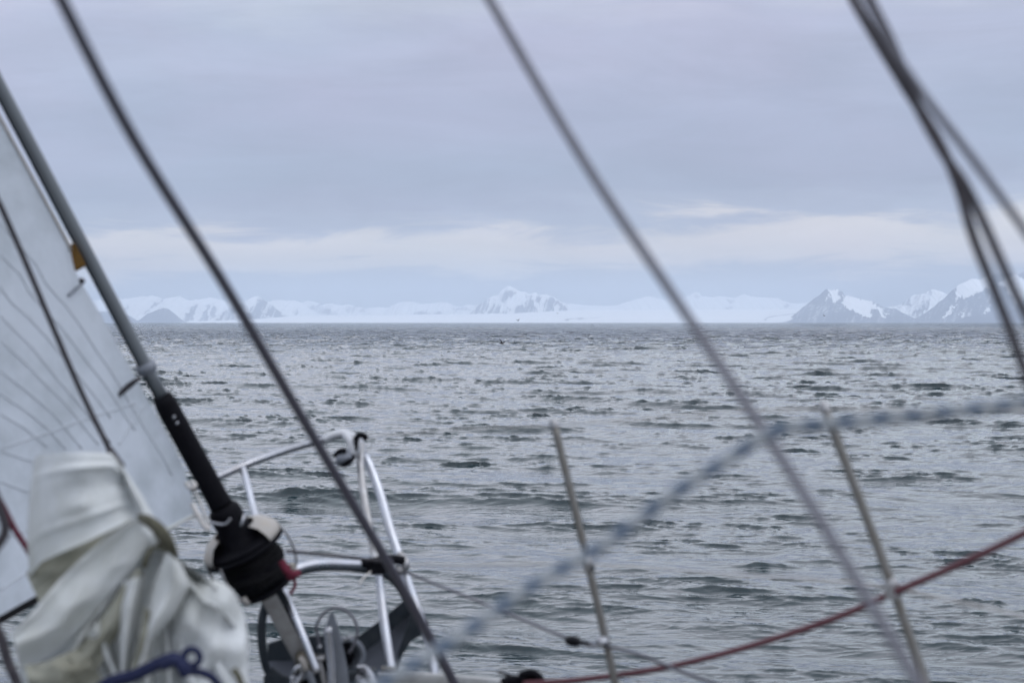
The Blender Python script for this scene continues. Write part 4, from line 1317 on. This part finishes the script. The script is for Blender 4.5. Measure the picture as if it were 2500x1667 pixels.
# stained undersides between the folds; their khaki strips paint the shade of the creases
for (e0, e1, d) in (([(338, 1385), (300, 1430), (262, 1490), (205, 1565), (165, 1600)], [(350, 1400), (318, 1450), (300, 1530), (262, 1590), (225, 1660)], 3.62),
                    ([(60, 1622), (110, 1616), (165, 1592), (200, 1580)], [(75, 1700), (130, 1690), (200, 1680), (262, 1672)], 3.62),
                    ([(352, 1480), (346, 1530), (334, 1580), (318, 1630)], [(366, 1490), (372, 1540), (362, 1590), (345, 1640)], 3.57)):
    cloth_grid(lambda u, v: P(*lerp2(edge(e0, v), edge(e1, v), u), d + 0.05 * (u - .5) ** 2 + 0.03 * n1(u * 3, v * 5, 12)), 12, 26, "stain_and_crease_shade", LINING_AND_CREASE)
# khaki strop round the gather, with the pale cloth poking through it
part(MB().tube([P(338, 1262, 3.66), P(362, 1272, 3.62), P(388, 1292, 3.61), P(408, 1322, 3.62), P(424, 1356, 3.66), P(428, 1368, 3.70)], lambda s: 0.006 + 0.008 * math.sin(math.pi * min(1, s * 1.1)), 12, 8, 0.6), "strop", KHAKI, bag)
part(MB().tube([P(352, 1382, 3.63), P(362, 1352, 3.62), P(380, 1332, 3.62), P(402, 1340, 3.63), P(424, 1362, 3.66)], 0.0055, 10), "strop", KHAKI, bag)
part(MB().tube([P(352, 1290, 3.62), P(366, 1306, 3.61), P(376, 1326, 3.62)], 0.008, 12), "grommet_patch", CANVAS, bag)
# navy tie with a loop and knot
tie = MB().tube([P(230, 1690, 3.56), P(270, 1664, 3.53), P(320, 1650, 3.51), P(352, 1636, 3.50), P(390, 1618, 3.49), P(425, 1606, 3.485), P(450, 1620, 3.48), P(458, 1636, 3.48), P(490, 1640, 3.49), P(520, 1655, 3.5), P(545, 1690, 3.53)], lambda s: 0.0075 if s > 0.62 else 0.0115, 12)
part(tie, "navy_tie", NAVY, bag)
lp = [P(452 + 0, 1632, 3.47)] + [P(468 + 20 * math.cos(a), 1604 - 20 * math.sin(a), 3.47) for a in np.linspace(-2.4, 2.9 + 0.5, 12)[::-1]] + [P(458, 1626, 3.47)]
part(MB().tube(lp, 0.0062, 10, 4), "navy_tie", NAVY, bag)
part(MB().tube([P(438, 1612, 3.465), P(448, 1628, 3.46), P(456, 1644, 3.465)], 0.012, 12).tube([P(400, 1622, 3.48), P(425, 1612, 3.47), P(446, 1618, 3.465)], 0.0105, 12), "knot", NAVY, bag)

# ------------------------------------------------------------------ sea birds
BIRDD = mat("dark_feathers", (0.03, 0.022, 0.022), 0.8)
BIRDG = mat("grey_feathers", (0.08, 0.08, 0.09), 0.8, noise=(3, 0.5, (0.3, 0.3, 0.32)))


def bird(name, px, py, D, span, wing_up, bank, m, label, heading=1.0):
    """Body lofted bill to tail, two bent wings."""
    root = empty(name, P(px, py, D))
    tag(root, label, "bird")
    bpy.context.view_layer.update()
    c = P(px, py, D)
    M = Matrix.Rotation(bank, 3, Vector((0, 1, 0)))
    bl = span * 0.42
    body = [(-.5, .012), (-.42, .05), (-.25, .10), (0, .125), (.2, .09), (.32, .065), (.40, .07), (.46, .04), (.56, .008)]
    fw = M @ Vector((heading, 0.25, 0.05)).normalized()
    mb = MB().lathe(c, fw, [(s * bl, r * bl) for s, r in body], 12)
    part(mb, "body", m, root)
    part(MB().plate([c - fw * bl * .45 + M @ Vector((0, .0, .0)), c - fw * bl * .68 + M @ Vector((0, -.05, 0)) * span, c - fw * bl * .70, c - fw * bl * .68 + M @ Vector((0, .05, 0)) * span], 0.01, M @ Vector((0, 0, 1))), "tail", m, root)
    for s in (-1, 1):
        side = M @ Vector((0.25 * s, s * 0.97, 0)); side = (M @ Vector((s * 0.85, s * 0.5, 0))).normalized()
        up = M @ Vector((0, 0, 1))
        r0 = c + fw * bl * .14; h = span * .5
        rows = []
        for t in (0, .2, .42, .65, .85, 1.0):
            ch = bl * (0.30 if t < .5 else 0.30 * (1.15 - t) / .65 + .01)
            q = r0 + side * h * t * .75 + up * h * (wing_up * t - 0.25 * max(0, t - .42)) - fw * bl * .25 * max(0, t - .45)
            rows.append([q + fw * ch * .5, q + up * 0.018, q - fw * ch * .6, q - up * 0.006, q + fw * ch * .5])
        part(MB().add(*loft(rows)), "wing", m, root)


bird("seabird", 1224, 838, 150, 0.85, 0.85, 0.35, BIRDD, "small dark seabird with raised wings flying low over the waves left of centre")
bird("seabird", 1265, 783, 420, 1.15, 0.75, -0.3, BIRDG, "tiny grey gull flying in front of the glacier just above the horizon")
bird("seabird", 1361, 765, 600, 0.9, 0.2, 0.1, BIRDD, "speck of a dark bird right of the central mountain")
bird("seabird", 2012, 771, 380, 0.9, 0.45, 0.4, BIRDD, "speck of a dark bird against the dark slope of the right pyramid mountain")
